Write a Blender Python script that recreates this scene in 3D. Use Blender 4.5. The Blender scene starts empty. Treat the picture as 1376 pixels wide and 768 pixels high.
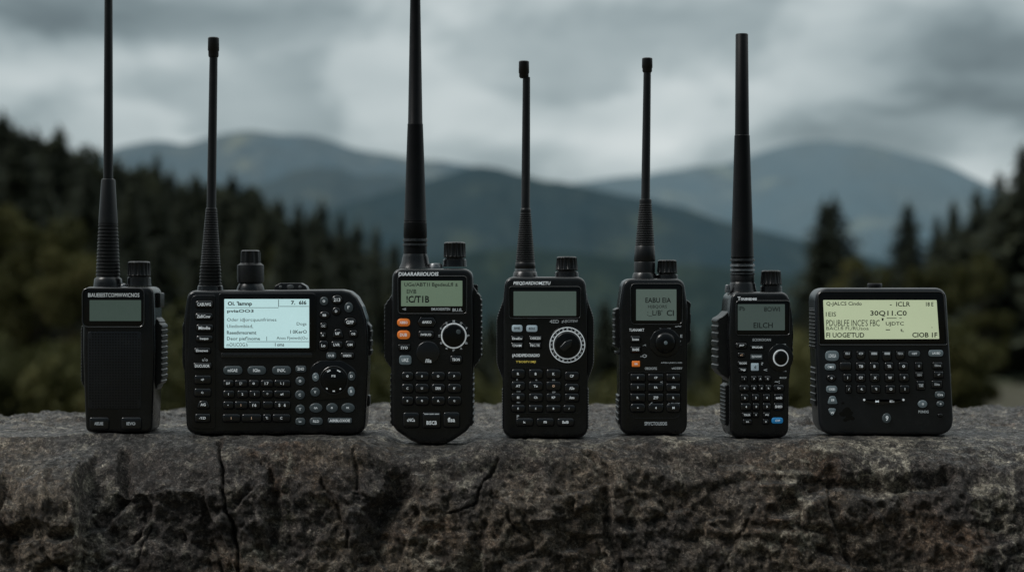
import bpy, bmesh, math, random
import numpy as np
from mathutils import Vector

random.seed(7)
rng = np.random.default_rng(11)
SC = bpy.context.scene
COL = SC.collection
S = 0.0005            # metres per photo pixel at the plane of the radios' fronts
CAMD = 1.2            # camera stands this far in front of them
CX, CY0, BASE = 688.0, 384.0, 585.0
CAMZ = (BASE - CY0) * S
FPX = CAMD / S        # focal length in photo pixels

# ------------------------------------------------------------------ helpers
def tag(o, label=None, cat=None, group=None, kind=None):
    if label: o['label'] = label
    if cat: o['category'] = cat
    if group: o['group'] = group
    if kind: o['kind'] = kind
    return o

def empty(name, loc, label, cat, group=None, rz=0.0):
    o = bpy.data.objects.new(name, None)
    COL.objects.link(o)
    o.location = loc
    o.rotation_euler = (0, 0, rz)
    o.empty_display_size = 0.02
    return tag(o, label, cat, group)

def np_mesh(name, verts, quads=None, tris=None, mats=(), smooth=True, mat_idx=None):
    me = bpy.data.meshes.new(name)
    verts = np.asarray(verts, dtype=np.float32)
    nq = 0 if quads is None else len(quads)
    nt = 0 if tris is None else len(tris)
    me.vertices.add(len(verts))
    me.vertices.foreach_set('co', verts.ravel())
    loops = []
    if nq: loops.append(np.asarray(quads, dtype=np.int32).ravel())
    if nt: loops.append(np.asarray(tris, dtype=np.int32).ravel())
    lp = np.concatenate(loops)
    me.loops.add(len(lp))
    me.loops.foreach_set('vertex_index', lp)
    starts = np.concatenate([np.arange(nq) * 4, nq * 4 + np.arange(nt) * 3]).astype(np.int32)
    me.polygons.add(nq + nt)
    me.polygons.foreach_set('loop_start', starts)
    if mat_idx is not None:
        me.polygons.foreach_set('material_index', np.asarray(mat_idx, dtype=np.int32))
    me.update(calc_edges=True)
    me.polygons.foreach_set('use_smooth', np.full(nq + nt, smooth, dtype=bool))
    for m in mats: me.materials.append(m)
    me.validate()
    return me

# ------------------------------------------------------------------ node helpers
def new_mat(name):
    m = bpy.data.materials.new(name)
    m.use_nodes = True
    nt = m.node_tree
    for n in list(nt.nodes): nt.nodes.remove(n)
    out = nt.nodes.new('ShaderNodeOutputMaterial')
    return m, nt, out

class NT:
    def __init__(s, nt): s.nt = nt
    def n(s, t, **kw):
        nd = s.nt.nodes.new(t)
        for k, v in kw.items(): setattr(nd, k, v)
        return nd
    def link(s, a, b): s.nt.links.new(a, b)
    def setin(s, sock, v):
        if hasattr(v, 'is_output'): s.link(v, sock)
        else: sock.default_value = v
    def math(s, op, a, b=None, c=None, clamp=False):
        nd = s.n('ShaderNodeMath', operation=op); nd.use_clamp = clamp
        s.setin(nd.inputs[0], a)
        if b is not None: s.setin(nd.inputs[1], b)
        if c is not None: s.setin(nd.inputs[2], c)
        return nd.outputs[0]
    def noise(s, vec, scale, detail=4, rough=0.55, dist=0.0, dim='3D'):
        nd = s.n('ShaderNodeTexNoise'); nd.noise_dimensions = dim
        if vec is not None: s.link(vec, nd.inputs['Vector'])
        nd.inputs['Scale'].default_value = scale
        nd.inputs['Detail'].default_value = detail
        nd.inputs['Roughness'].default_value = rough
        nd.inputs['Distortion'].default_value = dist
        return nd.outputs['Fac']
    def ramp(s, fac, stops, interp='LINEAR'):
        nd = s.n('ShaderNodeValToRGB'); cr = nd.color_ramp; cr.interpolation = interp
        while len(cr.elements) < len(stops): cr.elements.new(0.5)
        for e, (p, c) in zip(cr.elements, stops):
            e.position = p
            e.color = (c[0], c[1], c[2], 1) if len(c) == 3 else c
        s.link(fac, nd.inputs['Fac'])
        return nd.outputs['Color']
    def mix(s, fac, a, b, mode='MIX'):
        nd = s.n('ShaderNodeMix', data_type='RGBA', blend_type=mode)
        s.setin(nd.inputs['Factor'], fac)
        for i, v in ((6, a), (7, b)):
            if hasattr(v, 'is_output'): s.link(v, nd.inputs[i])
            else: nd.inputs[i].default_value = (v[0], v[1], v[2], 1)
        return nd.outputs[2]
    def maprange(s, v, a, b, c=0.0, d=1.0):
        nd = s.n('ShaderNodeMapRange'); s.setin(nd.inputs[0], v)
        for i, x in zip((1, 2, 3, 4), (a, b, c, d)): nd.inputs[i].default_value = x
        return nd.outputs[0]
    def bump(s, h, strength=0.3, dist=0.001, normal=None):
        nd = s.n('ShaderNodeBump'); s.link(h, nd.inputs['Height'])
        nd.inputs['Strength'].default_value = strength
        nd.inputs['Distance'].default_value = dist
        if normal is not None: s.link(normal, nd.inputs['Normal'])
        return nd.outputs['Normal']
    def mapping(s, vec, scale=(1, 1, 1), loc=(0, 0, 0), rot=(0, 0, 0)):
        nd = s.n('ShaderNodeMapping'); s.link(vec, nd.inputs['Vector'])
        nd.inputs['Scale'].default_value = scale
        nd.inputs['Location'].default_value = loc
        nd.inputs['Rotation'].default_value = rot
        return nd.outputs[0]

def plastic(name, col, rough=0.45, grain=0.25, dust=0.5, grain_scale=2600, spec=0.5, emit=None, dustcol=(0.085, 0.088, 0.085)):
    """moulded plastic: fine moulded grain, uneven sheen, a little dust and wear"""
    m, nt, out = new_mat(name); t = NT(nt)
    geo = t.n('ShaderNodeTexCoord').outputs['Object']
    p = t.n('ShaderNodeBsdfPrincipled')
    n1 = t.noise(geo, 55, 5, 0.6)
    n2 = t.noise(geo, 700, 3, 0.6)
    sp = t.noise(geo, 1900, 1, 0.5)
    speck = t.maprange(sp, 0.70, 0.78)
    patch = t.maprange(n1, 0.50, 0.72)
    f = t.math('MULTIPLY', t.math('MAXIMUM', t.math('MULTIPLY', speck, 0.8), t.math('MULTIPLY', patch, t.maprange(n2, 0.45, 0.75))), dust, clamp=True)
    up = t.n('ShaderNodeSeparateXYZ'); t.link(t.n('ShaderNodeNewGeometry').outputs['Normal'], up.inputs[0])
    f = t.math('MAXIMUM', f, t.math('MULTIPLY', t.maprange(up.outputs['Z'], 0.5, 1.0), t.math('MULTIPLY', n2, dust * 1.1)), clamp=True)
    c = t.mix(f, col, dustcol)
    t.link(c, p.inputs['Base Color'])
    r = t.math('ADD', rough, t.math('MULTIPLY', t.math('SUBTRACT', n1, 0.5), 0.35), clamp=True)
    t.link(r, p.inputs['Roughness'])
    p.inputs['Specular IOR Level'].default_value = spec
    if grain > 0:
        h = t.noise(geo, grain_scale, 2, 0.6)
        t.link(t.bump(h, grain, 0.00025), p.inputs['Normal'])
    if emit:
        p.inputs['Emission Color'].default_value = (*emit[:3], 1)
        p.inputs['Emission Strength'].default_value = emit[3]  # faint glow set per key to lift its brightness
    t.link(p.outputs[0], out.inputs[0])
    return m

def paint(name, col, rough=0.5, emit=0.0, worn=0.35):
    m, nt, out = new_mat(name); t = NT(nt)
    geo = t.n('ShaderNodeTexCoord').outputs['Object']
    p = t.n('ShaderNodeBsdfPrincipled')
    w = t.maprange(t.noise(geo, 900, 3, 0.7), 0.35, 0.65)
    c = t.mix(t.math('MULTIPLY', w, worn), col, tuple(x * 0.25 for x in col))
    t.link(c, p.inputs['Base Color'])
    p.inputs['Roughness'].default_value = rough
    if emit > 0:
        t.link(c, p.inputs['Emission Color']); p.inputs['Emission Strength'].default_value = emit  # glow added to make the print read brighter
    t.link(p.outputs[0], out.inputs[0])
    return m

def lcd(name, col, glow, var=0.12):
    """liquid-crystal panel: pale reflector behind glass; back light when lit, added glow on unlit ones"""
    m, nt, out = new_mat(name); t = NT(nt)
    geo = t.n('ShaderNodeTexCoord').outputs['Object']
    p = t.n('ShaderNodeBsdfPrincipled')
    n1 = t.noise(geo, 45, 3, 0.5); n2 = t.noise(geo, 1500, 2, 0.6)
    v = t.math('ADD', t.math('MULTIPLY', t.math('SUBTRACT', n1, 0.5), var * 2), t.math('MULTIPLY', t.math('SUBTRACT', n2, 0.5), 0.25))
    v = t.math('ADD', 1.0, v)
    hs = t.n('ShaderNodeHueSaturation'); hs.inputs['Color'].default_value = (*col, 1); t.link(v, hs.inputs['Value'])
    p.inputs['Base Color'].default_value = (col[0] * 0.4, col[1] * 0.4, col[2] * 0.4, 1)
    t.link(hs.outputs[0], p.inputs['Emission Color']); p.inputs['Emission Strength'].default_value = glow  # on unlit panels this glow is painted brightness
    p.inputs['Roughness'].default_value = 0.22
    t.link(p.outputs[0], out.inputs[0])
    return m

def metal(name, col=(0.35, 0.36, 0.37), rough=0.3):
    m, nt, out = new_mat(name); t = NT(nt)
    geo = t.n('ShaderNodeTexCoord').outputs['Object']
    p = t.n('ShaderNodeBsdfPrincipled')
    p.inputs['Metallic'].default_value = 1.0
    t.link(t.ramp(t.noise(geo, 400, 4), [(0.3, tuple(c * 0.55 for c in col)), (0.7, col)]), p.inputs['Base Color'])
    t.link(t.maprange(t.noise(geo, 800, 3), 0.3, 0.7, rough, rough + 0.2), p.inputs['Roughness'])
    t.link(p.outputs[0], out.inputs[0])
    return m

M = {}
M['body'] = plastic('black_moulded_plastic', (0.0060, 0.0064, 0.0075), 0.26, 0.05, 0.30, spec=0.68)
M['body_blue'] = plastic('blue_black_plastic', (0.012, 0.0145, 0.0185), 0.32, 0.08, 0.4, spec=0.7)
M['rim'] = plastic('rim_plastic', (0.014, 0.015, 0.017), 0.2, 0.03, 0.2, spec=1.0)
M['rubber'] = plastic('black_rubber', (0.007, 0.0075, 0.0085), 0.38, 0.10, 0.2, spec=0.5)
M['rod'] = plastic('antenna_sheath', (0.0055, 0.006, 0.007), 0.42, 0.12, 0.1, spec=0.22)
M['gloss'] = plastic('glossy_bezel', (0.004, 0.0045, 0.005), 0.2, 0.0, 0.12)
M['key'] = plastic('dark_key_rubber', (0.0075, 0.008, 0.0095), 0.22, 0.04, 0.15, spec=0.95)
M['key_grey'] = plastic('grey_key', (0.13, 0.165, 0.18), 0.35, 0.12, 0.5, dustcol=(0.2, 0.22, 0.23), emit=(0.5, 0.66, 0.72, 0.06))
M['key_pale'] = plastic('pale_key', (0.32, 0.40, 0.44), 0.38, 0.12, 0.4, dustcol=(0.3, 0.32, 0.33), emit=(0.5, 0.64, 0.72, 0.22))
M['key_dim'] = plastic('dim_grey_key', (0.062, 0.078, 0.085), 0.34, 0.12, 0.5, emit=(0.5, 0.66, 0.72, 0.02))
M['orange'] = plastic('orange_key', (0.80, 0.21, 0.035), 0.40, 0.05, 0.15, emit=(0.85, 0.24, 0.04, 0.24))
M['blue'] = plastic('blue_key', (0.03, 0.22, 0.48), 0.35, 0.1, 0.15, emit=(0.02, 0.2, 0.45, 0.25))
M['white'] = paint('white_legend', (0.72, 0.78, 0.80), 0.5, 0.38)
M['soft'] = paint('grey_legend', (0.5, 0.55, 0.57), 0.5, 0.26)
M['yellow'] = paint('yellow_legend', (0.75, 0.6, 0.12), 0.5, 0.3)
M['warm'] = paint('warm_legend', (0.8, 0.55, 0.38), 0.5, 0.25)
M['ink'] = paint('lcd_ink', (0.010, 0.014, 0.014), 0.6)
M['metal'] = metal('worn_steel')
M['dark_metal'] = metal('dark_steel', (0.12, 0.125, 0.13), 0.35)
M['pit'] = paint('hole_and_gap_shade', (0.0015, 0.0015, 0.0015), 0.9)

# ------------------------------------------------------------------ lettering
_txt = {}
def text_geo(s, bold=0.0):
    k = (s, bold)
    if k in _txt: return _txt[k]
    cu = bpy.data.curves.new('lettering', 'FONT')
    cu.body = s; cu.size = 1.0; cu.resolution_u = 2; cu.offset = bold; cu.fill_mode = 'FRONT'
    ob = bpy.data.objects.new('lettering', cu); COL.objects.link(ob)
    dg = bpy.context.evaluated_depsgraph_get(); dg.update()
    ev = ob.evaluated_get(dg); me = ev.to_mesh()
    v = np.array([x.co[:2] for x in me.vertices]) if len(me.vertices) else np.zeros((0, 2))
    f = [tuple(p.vertices) for p in me.polygons]
    ev.to_mesh_clear()
    bpy.data.objects.remove(ob); bpy.data.curves.remove(cu)
    if len(v):
        lo, hi = v.min(0), v.max(0)
        v = (v - lo) / np.maximum(hi - lo, 1e-6)
        asp = (hi - lo)[0] / max((hi - lo)[1], 1e-6)
    else: asp = 1
    _txt[k] = (v, f, asp)
    return _txt[k]

# ------------------------------------------------------------------ outlines (photo pixels)
def roundpoly(pts, seg=6):
    """pts: (x, y, r); corners replaced with arcs"""
    out = []
    n = len(pts)
    for i in range(n):
        p = np.array(pts[i][:2], float); r = pts[i][2] if len(pts[i]) > 2 else 0
        a = np.array(pts[i - 1][:2], float); b = np.array(pts[(i + 1) % n][:2], float)
        if r <= 0: out.append(p); continue
        u = a - p; w = b - p
        lu, lw = np.linalg.norm(u), np.linalg.norm(w)
        u /= lu; w /= lw
        cosang = float(np.clip(np.dot(u, w), -1, 1)); ang = math.acos(cosang)
        if ang > 3.1: out.append(p); continue
        d = min(r / math.tan(ang / 2), 0.48 * lu, 0.48 * lw)
        p0, p1 = p + u * d, p + w * d
        for k in range(seg + 1):
            t = k / seg
            out.append((1 - t) ** 2 * p0 * 1 + 2 * t * (1 - t) * (p * 0.88 + (p0 + p1) * 0.06) + t * t * p1)
    return np.array(out)

def rrect(x0, y0, x1, y1, r, seg=5):
    r = min(r, 0.499 * (x1 - x0), 0.499 * (y1 - y0))
    return roundpoly([(x0, y0, r), (x1, y0, r), (x1, y1, r), (x0, y1, r)], seg)

def circle(cx, cy, r, n=28, ry=None):
    a = np.linspace(0, 2 * math.pi, n, endpoint=False)
    return np.stack([cx + r * np.cos(a), cy + (ry or r) * np.sin(a)], 1)

def inset(P, d):
    """move an outline inward by d px"""
    a = np.roll(P, 1, 0); b = np.roll(P, -1, 0)
    e1 = P - a; e2 = b - P
    e1 /= np.maximum(np.linalg.norm(e1, axis=1, keepdims=True), 1e-9)
    e2 /= np.maximum(np.linalg.norm(e2, axis=1, keepdims=True), 1e-9)
    area = 0.5 * np.sum(P[:, 0] * b[:, 1] - b[:, 0] * P[:, 1])
    sg = 1 if area > 0 else -1
    n1 = np.stack([-e1[:, 1], e1[:, 0]], 1) * sg; n2 = np.stack([-e2[:, 1], e2[:, 0]], 1) * sg
    nn = n1 + n2
    nn /= np.maximum(np.linalg.norm(nn, axis=1, keepdims=True), 1e-9)
    c = np.clip(np.sum(nn * n1, 1, keepdims=True), 0.5, 1)
    return P + nn * d / c

class MB:
    """collects faces in photo-pixel / metre space and builds one mesh under a radio"""
    def __init__(s): s.v = []; s.f = []; s.m = []; s.flat = []
    def add(s, verts, faces, mi=0):
        o = len(s.v); s.v.extend(verts)
        for f in faces: s.f.append([i + o for i in f]); s.m.append(mi)
    def loft(s, P, rings, mi=0, front=True, back=True, sc=False):
        """rings: list of (inset px, y m) from front to back"""
        n = len(P); vs = []; fs = []
        for d, y in rings:
            Q = inset(P, d) if d else P
            if sc and d:
                lo, hi = P.min(0), P.max(0); Q = (lo + hi) / 2 + (P - (lo + hi) / 2) * np.maximum(1 - 2 * d / (hi - lo), 0.12)
            vs += [((q[0] - CX) * S, y, (BASE - q[1]) * S) for q in Q]
        for k in range(len(rings) - 1):
            for i in range(n):
                j = (i + 1) % n
                fs.append((k * n + i, k * n + j, (k + 1) * n + j, (k + 1) * n + i))
        if front: fs.append(tuple(range(n)))
        if back: fs.append(tuple((len(rings) - 1) * n + i for i in range(n)))
        s.add(vs, fs, mi); return s
    def slab(s, P, yf, yb, bev=1.0, mi=0):
        b = bev
        return s.loft(P, [(b, yf), (b * 0.4, yf + b * S * 0.15), (0.08 * b, yf + b * S * 0.55), (0, yf + b * S), (0, yb)], mi)
    def dome(s, P, yf, yb, mi=0, b=1.5):
        """a key with a softly crowned top"""
        w = min(np.ptp(P[:, 0]), np.ptp(P[:, 1])) * 0.5
        b = min(b, w * 0.5)
        return s.loft(P, [(w * 0.75, yf - 0.00005), (w * 0.45, yf), (b, yf + 0.00014), (b * 0.4, yf + b * S * 0.45), (0.1 * b, yf + b * S * 0.85), (0, yf + b * S * 1.2), (0, yb)], mi, sc=True)
    def rim(s, P, w, yf, yb, mi=0):
        n = len(P)
        loops = [(P, yb), (P, yf + 0.0002), (inset(P, w * 0.3), yf), (inset(P, w * 0.7), yf), (inset(P, w), yf + 0.0002), (inset(P, w), yb)]
        vs = []; fs = []
        for Q, y in loops: vs += [((q[0] - CX) * S, y, (BASE - q[1]) * S) for q in Q]
        for k in range(len(loops) - 1):
            for i in range(n):
                j = (i + 1) % n
                fs.append((k * n + i, k * n + j, (k + 1) * n + j, (k + 1) * n + i))
        s.add(vs, fs, mi); return s
    def text(s, txt, x0, y0, x1, y1, y, mi=1, bold=0.02, shear=0.0, keep=False):
        v, f, asp = text_geo(txt, bold)
        if keep:
            w = (y1 - y0) * asp
            if w < (x1 - x0): c = (x0 + x1) / 2; x0, x1 = c - w / 2, c + w / 2
        vs = [((x0 + q[0] * (x1 - x0) + shear * q[1] * (y1 - y0) - CX) * S, y, (BASE - (y1 - q[1] * (y1 - y0))) * S) for q in v]
        s.add(vs, f, mi); return s
    def lathe(s, cx, yc, prof, seg=28, mi=0, flute=0, fdepth=0.0, persp=True, lean=0.0, cap=True):
        """prof: list of (photo y, radius px) top to bottom; axis vertical at depth yc"""
        k = (CAMD + yc) / CAMD if persp else 1.0
        vs = []; fs = []
        a = np.linspace(0, 2 * math.pi, seg, endpoint=False)
        for q in prof:
            py, r = q[0], q[1]
            z = CAMZ + (CY0 - py) * S * k
            x0 = (cx + lean * (prof[-1][0] - py) - CX) * S * k
            fl = (q[2] if len(q) > 2 else 0)
            for j, t in enumerate(a):
                rr = r * k * S * (1 - (fdepth * fl * (0.5 + 0.5 * math.cos(flute * t)) if flute else 0))
                vs.append((x0 + rr * math.sin(t), yc - rr * math.cos(t), z))
        n = seg
        for q in range(len(prof) - 1):
            for i in range(n):
                j = (i + 1) % n
                fs.append((q * n + i, (q + 1) * n + i, (q + 1) * n + j, q * n + j))
        if cap:
            fs.append(tuple(range(n))); fs.append(tuple((len(prof) - 1) * n + i for i in range(n)))
        s.add(vs, fs, mi); return s
    def build(s, name, mats, parent, origin=None, sharp=38, recalc=True, label=None):
        """parent: the object it hangs under; world origin kept so that local coords are relative to the root"""
        off = origin
        me = bpy.data.meshes.new(name)
        me.from_pydata([(v[0] - off[0], v[1] - off[1], v[2] - off[2]) for v in s.v], [], s.f)
        for m in mats: me.materials.append(m)
        me.polygons.foreach_set('material_index', s.m)
        if recalc:
            bm = bmesh.new(); bm.from_mesh(me)
            bmesh.ops.recalc_face_normals(bm, faces=bm.faces)
            bm.to_mesh(me); bm.free()
        me.polygons.foreach_set('use_smooth', [True] * len(me.polygons))
        me.set_sharp_from_angle(angle=math.radians(sharp))
        me.update()
        o = bpy.data.objects.new(name, me); COL.objects.link(o)
        o.parent = parent
        if label: o['label'] = label
        return o

def zoom(x0, y0, s):
    return lambda u, v: (x0 + u / s, y0 + v / s)

def flat_text_fix(o):   # printed text must face the viewer's side
    return o

# ------------------------------------------------------------------ radio class
class Radio:
    def __init__(s, label, cx, bottom, depth, rz=0.0, dx=0.0):
        s.D = depth
        s.o = ((cx - CX) * S, depth / 2, (BASE - bottom) * S)
        s.root = empty('handheld_radio', (s.o[0] + dx * S, s.o[1], s.o[2]), label, 'radio', 'handheld radios standing in a row on the boulder', rz)
    def put(s, mb, name, mats, parent=None, **k):
        return mb.build(name, [M[m] if isinstance(m, str) else m for m in mats], parent or s.root, s.o, **k)
    def body(s, outline, front=5.0, mat='body', name='body'):
        P = roundpoly(outline, 7); D = s.D; f = front
        rings = [(f, 0.0), (f * 0.55, 0.0002), (f * 0.26, 0.0008), (f * 0.08, 0.0018), (0, 0.0032), (0, D - 0.004), (1.2, D - 0.0018), (3, D - 0.0005), (5, D)]
        s.put(MB().loft(P, rings), name, [mat], sharp=30)
    def key(s, Z, u0, v0, u1, v1, txt='', r=0.35, mat='key', h=0.0011, shape=None, ink='white', box=None, gap_shade=True, name='key', bold=0.025, tw=0.58, th=0.40, base=0.0):
        (x0, y0), (x1, y1) = Z(u0, v0), Z(u1, v1)
        w, hh = x1 - x0, y1 - y0
        if shape == 'oval': P = circle((x0 + x1) / 2, (y0 + y1) / 2, w / 2, 26, hh / 2)
        elif shape == 'tri': P = roundpoly([(x0, y0, w * .2), (x1, y0, w * .2), ((x0 + x1) / 2, y1 + hh * .1, w * .3)], 5)
        elif shape == 'up': P = roundpoly([(x0, y1, w * .12), (x0 + w * .22, y0, w * .3), (x1 - w * .22, y0, w * .3), (x1, y1, w * .12)], 5)
        elif shape == 'hex': P = roundpoly([(x0, (y0 + y1) / 2, 1), (x0 + w * .16, y0, 1.5), (x1 - w * .16, y0, 1.5), (x1, (y0 + y1) / 2, 1), (x1 - w * .16, y1, 1.5), (x0 + w * .16, y1, 1.5)], 3)
        elif shape == 'drop': P = roundpoly([(x0, y0, 1.2), (x1, y0, 1.2), (x1, y1, w * .45), (x0, y1, w * .45)], 5)
        else: P = rrect(x0, y0, x1, y1, r * min(w, hh), 4)
        tw *= 0.90; th *= 0.84
        if len(txt.strip()) <= 2: th *= 0.80
        if txt in ('-', '='): th *= 0.3
        mb = MB().dome(P, base - h, base + 0.0006, 0, 1.7)
        if gap_shade: mb.loft(P, [(-1.0, base - 0.00008), (-1.0, base + 0.0004)], 2, sc=True)  # black flange paints the shade of the gap round the key
        if txt.strip():
            if box:
                (a, b), (c, d) = Z(box[0], box[1]), Z(box[2], box[3])
            else:
                cx, cy = (x0 + x1) / 2, (y0 + y1) / 2
                a, c = cx - w * tw / 2, cx + w * tw / 2; b, d = cy - hh * th / 2, cy + hh * th / 2
            mb.text(txt, a, b, c, d, base - h - 0.00012, 1, bold, keep=not box)
        o = s.put(mb, name, [mat, ink, 'pit'], recalc=True)
        return o
    def print(s, Z, items, name='printed_lettering', ink='soft', y=-0.00012, bold=0.02, shear=0.0, parent=None):
        mb = MB()
        for it in items:
            t, u0, v0, u1, v1 = it[:5]
            (x0, y0), (x1, y1) = Z(u0, v0), Z(u1, v1)
            mb.text(t, x0, y0, x1, y1, y, 0, bold, shear)
        return s.put(mb, name, [ink], parent)
    def screen(s, Z, outer, inner, lcdmat, lines=(), r=4, yf=-0.0009, rimw=0, bars=(), bold=0.0, quad=None, rimmat='body', shear=0.0):
        (a, b), (c, d) = Z(*outer[:2]), Z(*outer[2:])
        P = rrect(a, b, c, d, r)
        mb = MB().slab(P, yf, 0.0006, 1.2)
        bez = s.put(mb, 'display_bezel', ['gloss'])
        if rimw:
            s.put(MB().rim(inset(P, -rimw * 0.75), rimw, yf - 0.0006, 0.0005), 'bezel_rim', ['rim'], bez)
        if quad: Q = np.array([Z(*q) for q in quad]); Q = roundpoly([(q[0], q[1], 0.8) for q in Q], 3)
        else:
            (e, f), (g, h) = Z(*inner[:2]), Z(*inner[2:])
            Q = rrect(e, f, g, h, 0.8, 3)
        ms = MB().loft(Q, [(0, yf - 0.00015), (0, yf + 0.0002)])
        for ln in lines:
            t, u0, v0, u1, v1 = ln[:5]; bo = ln[5] if len(ln) > 5 else bold
            (x0, y0), (x1, y1) = Z(u0, v0), Z(u1, v1)
            ms.text(t, x0, y0, x1, y1, yf - 0.00025, 1, bo, shear)
        for (u0, v0, u1, v1) in bars:
            (x0, y0), (x1, y1) = Z(u0, v0), Z(u1, v1)
            ms.loft(np.array([(x0, y0), (x1, y0), (x1, y1), (x0, y1)]), [(0, yf - 0.00026), (0, yf - 0.0001)], 1)
        s.put(ms, 'display', [lcdmat, 'ink'], bez)
        return bez
    def grip(s, xi, xo, y0, y1, n, d0, d1, amp=0.8, soft=0.18, mat='rubber', steps=None, name='side_grip'):
        N = steps or max(60, n * 6)
        pts = []
        sg = 1 if xo > xi else -1
        for i in range(N + 1):
            t = i / N
            pr = min(1, t / soft, (1 - t) / soft); pr = pr * pr * (3 - 2 * pr)
            ph = (t * n) % 1.0
            rib = 1 if ph < 0.6 else -1
            x = xi + (xo - xi) * pr + (sg * amp * rib * 0.5 * min(1, pr * 1.5) if n else 0)
            pts.append((x, y0 + (y1 - y0) * t))
        base = xi - sg * 6
        P = np.array([(base, y0)] + pts + [(base, y1)])
        s.put(MB().loft(P, [(0.9, d0), (0.1, d0 + 0.0012), (0, d0 + 0.003), (0, d1 - 0.002), (0.8, d1)]), name, [mat], sharp=25)
    def knob(s, cx, yc, top, bot, r0, r1, base_r, base_y0, base_y1, flute=16, fd=0.09):
        h = bot - top
        prof = [(top, r0 * 0.15), (top, r0 * 0.80), (top + h * .03, r0 * .93), (top + h * .09, r0 * 1.0), (top + h * .16, r0 * 1.01, 1), (top + h * .9, r1, 1), (top + h * .94, r1 * .99), (bot, r1 * .95), (bot, r1 * .82), (base_y0, r1 * .82)]
        k = s.put(MB().lathe(cx, yc, prof, 96, flute=flute, fdepth=fd), 'knob', ['rubber'], sharp=50)
        s.put(MB().lathe(cx, yc, [(base_y0 - 1, base_r * .9), (base_y0, base_r), (base_y1, base_r * 1.02), (base_y1 + 3, base_r * 1.05)], 40), 'knob_collar', ['body'], k)
        return k
    def plate(s, P, yf, name, mat='body', bev=1.2, label=None, parent=None):
        return s.put(MB().slab(P, yf, 0.0006, bev), name, [mat], parent, label=label)

def ribbed(y0, y1, r0, r1, n, amp):
    out = []
    for i in range(n):
        a = y0 + (y1 - y0) * i / n; h = (y1 - y0) / n; r = r0 + (r1 - r0) * i / n
        out += [(a, r - amp), (a + h * .18, r - amp), (a + h * .34, r), (a + h * .78, r), (a + h * .95, r - amp)]
    return out

EX = {'lcd_dim': lcd('lcd_dim_grey', (0.066, 0.098, 0.083), 0.55),
      'lcd_lit': lcd('lcd_lit_blue', (0.50, 0.72, 0.73), 0.84, 0.05),
      'lcd_green': lcd('lcd_olive_green', (0.14, 0.2, 0.14), 0.68),
      'lcd_grey': lcd('lcd_grey_green', (0.082, 0.117, 0.100), 0.6),
      'lcd_slate': lcd('lcd_slate', (0.095, 0.13, 0.113), 0.66),
      'lcd_dark': lcd('lcd_dark_slate', (0.062, 0.087, 0.079), 0.66),
      'lcd_lime': lcd('lcd_lit_lime', (0.47, 0.545, 0.36), 0.78, 0.06)}

# ================================================================== RADIO 1
ZA = zoom(100, 340, 6.985); ZW = zoom(90, 330, 2.847)
R = Radio('slim black radio with blank dim display, dotted grille and no keypad, at left end', 160, 581, 0.031)
R.body([(111.5, 385, 9), (206, 385, 10), (207.5, 470, 40), (204, 581, 9), (114.5, 581, 9), (110.5, 470, 40)], 5)
R.screen(ZA, (82, 335, 655, 690), (145, 440, 628, 635), EX['lcd_dim'], r=7, rimw=1.6, yf=-0.0008)
R.print(ZA, [('BIAUEIEISTCOMWWICNOS', 132, 374, 612, 411)], 'brand_lettering', 'white', y=-0.00095, bold=0.0)
# grille
mb = MB().slab(rrect(118, 445, 190, 549, 4), -0.0003, 0.0006, 1.0)
for j in range(27):
    for i in range(18):
        x = 121 + i * 3.87; y = 448.5 + j * 3.75
        if (i in (0, 17)) and (j < 2 or j > 23): continue
        mb.loft(circle(x, y, 1.15, 8), [(0, -0.00036), (0.1, -0.0002)], 1, True, False)
R.put(mb, 'speaker_grille', ['body_blue', 'pit'])
for (u0, u1, t) in ((86, 160, 'AIIEUIIE'), (208, 284, 'IEVO')):
    R.key(ZW, u0, 655, u1, 703, t, 0.18, 'key', ink='soft', tw=0.5, th=0.3, h=0.0009)
R.grip(205, 214.5, 421, 528, 14, 0.0085, 0.029, 1.6)
R.grip(112, 105.5, 425, 528, 24, 0.006, 0.026, 0.9)
mb = MB().slab(rrect(203, 393, 211.5, 413, 2), 0.010, 0.024, 1.0); R.put(mb, 'side_button', ['rubber'])
prof = [(-62, 2), (-61, 5.0), (0, 5.4), (236, 6.4), (240, 6.4), (241, 8.8), (242.5, 9.3), (300, 12.9)] + ribbed(300, 371, 13.0, 16.4, 15, 1.1) + [(372, 15.2), (373, 16), (381, 17.6)]
A = R.put(MB().lathe(145.2, 0.0155, prof, 40, lean=0.0016), 'antenna', ['rubber'], sharp=40)
R.put(MB().lathe(145.2, 0.0155, [(373, 16.6), (375, 18.2), (381, 18.8), (386, 19.5)], 40), 'antenna_collar', ['body'], A)
R.put(MB().lathe(166, 0.012, [(380.5, 1.6), (381.5, 4), (383, 5), (387, 5)], 16), 'top_screw', ['metal'])
R.knob(187, 0.0155, 351, 371, 14.8, 15.2, 15.6, 373, 381)

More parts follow.
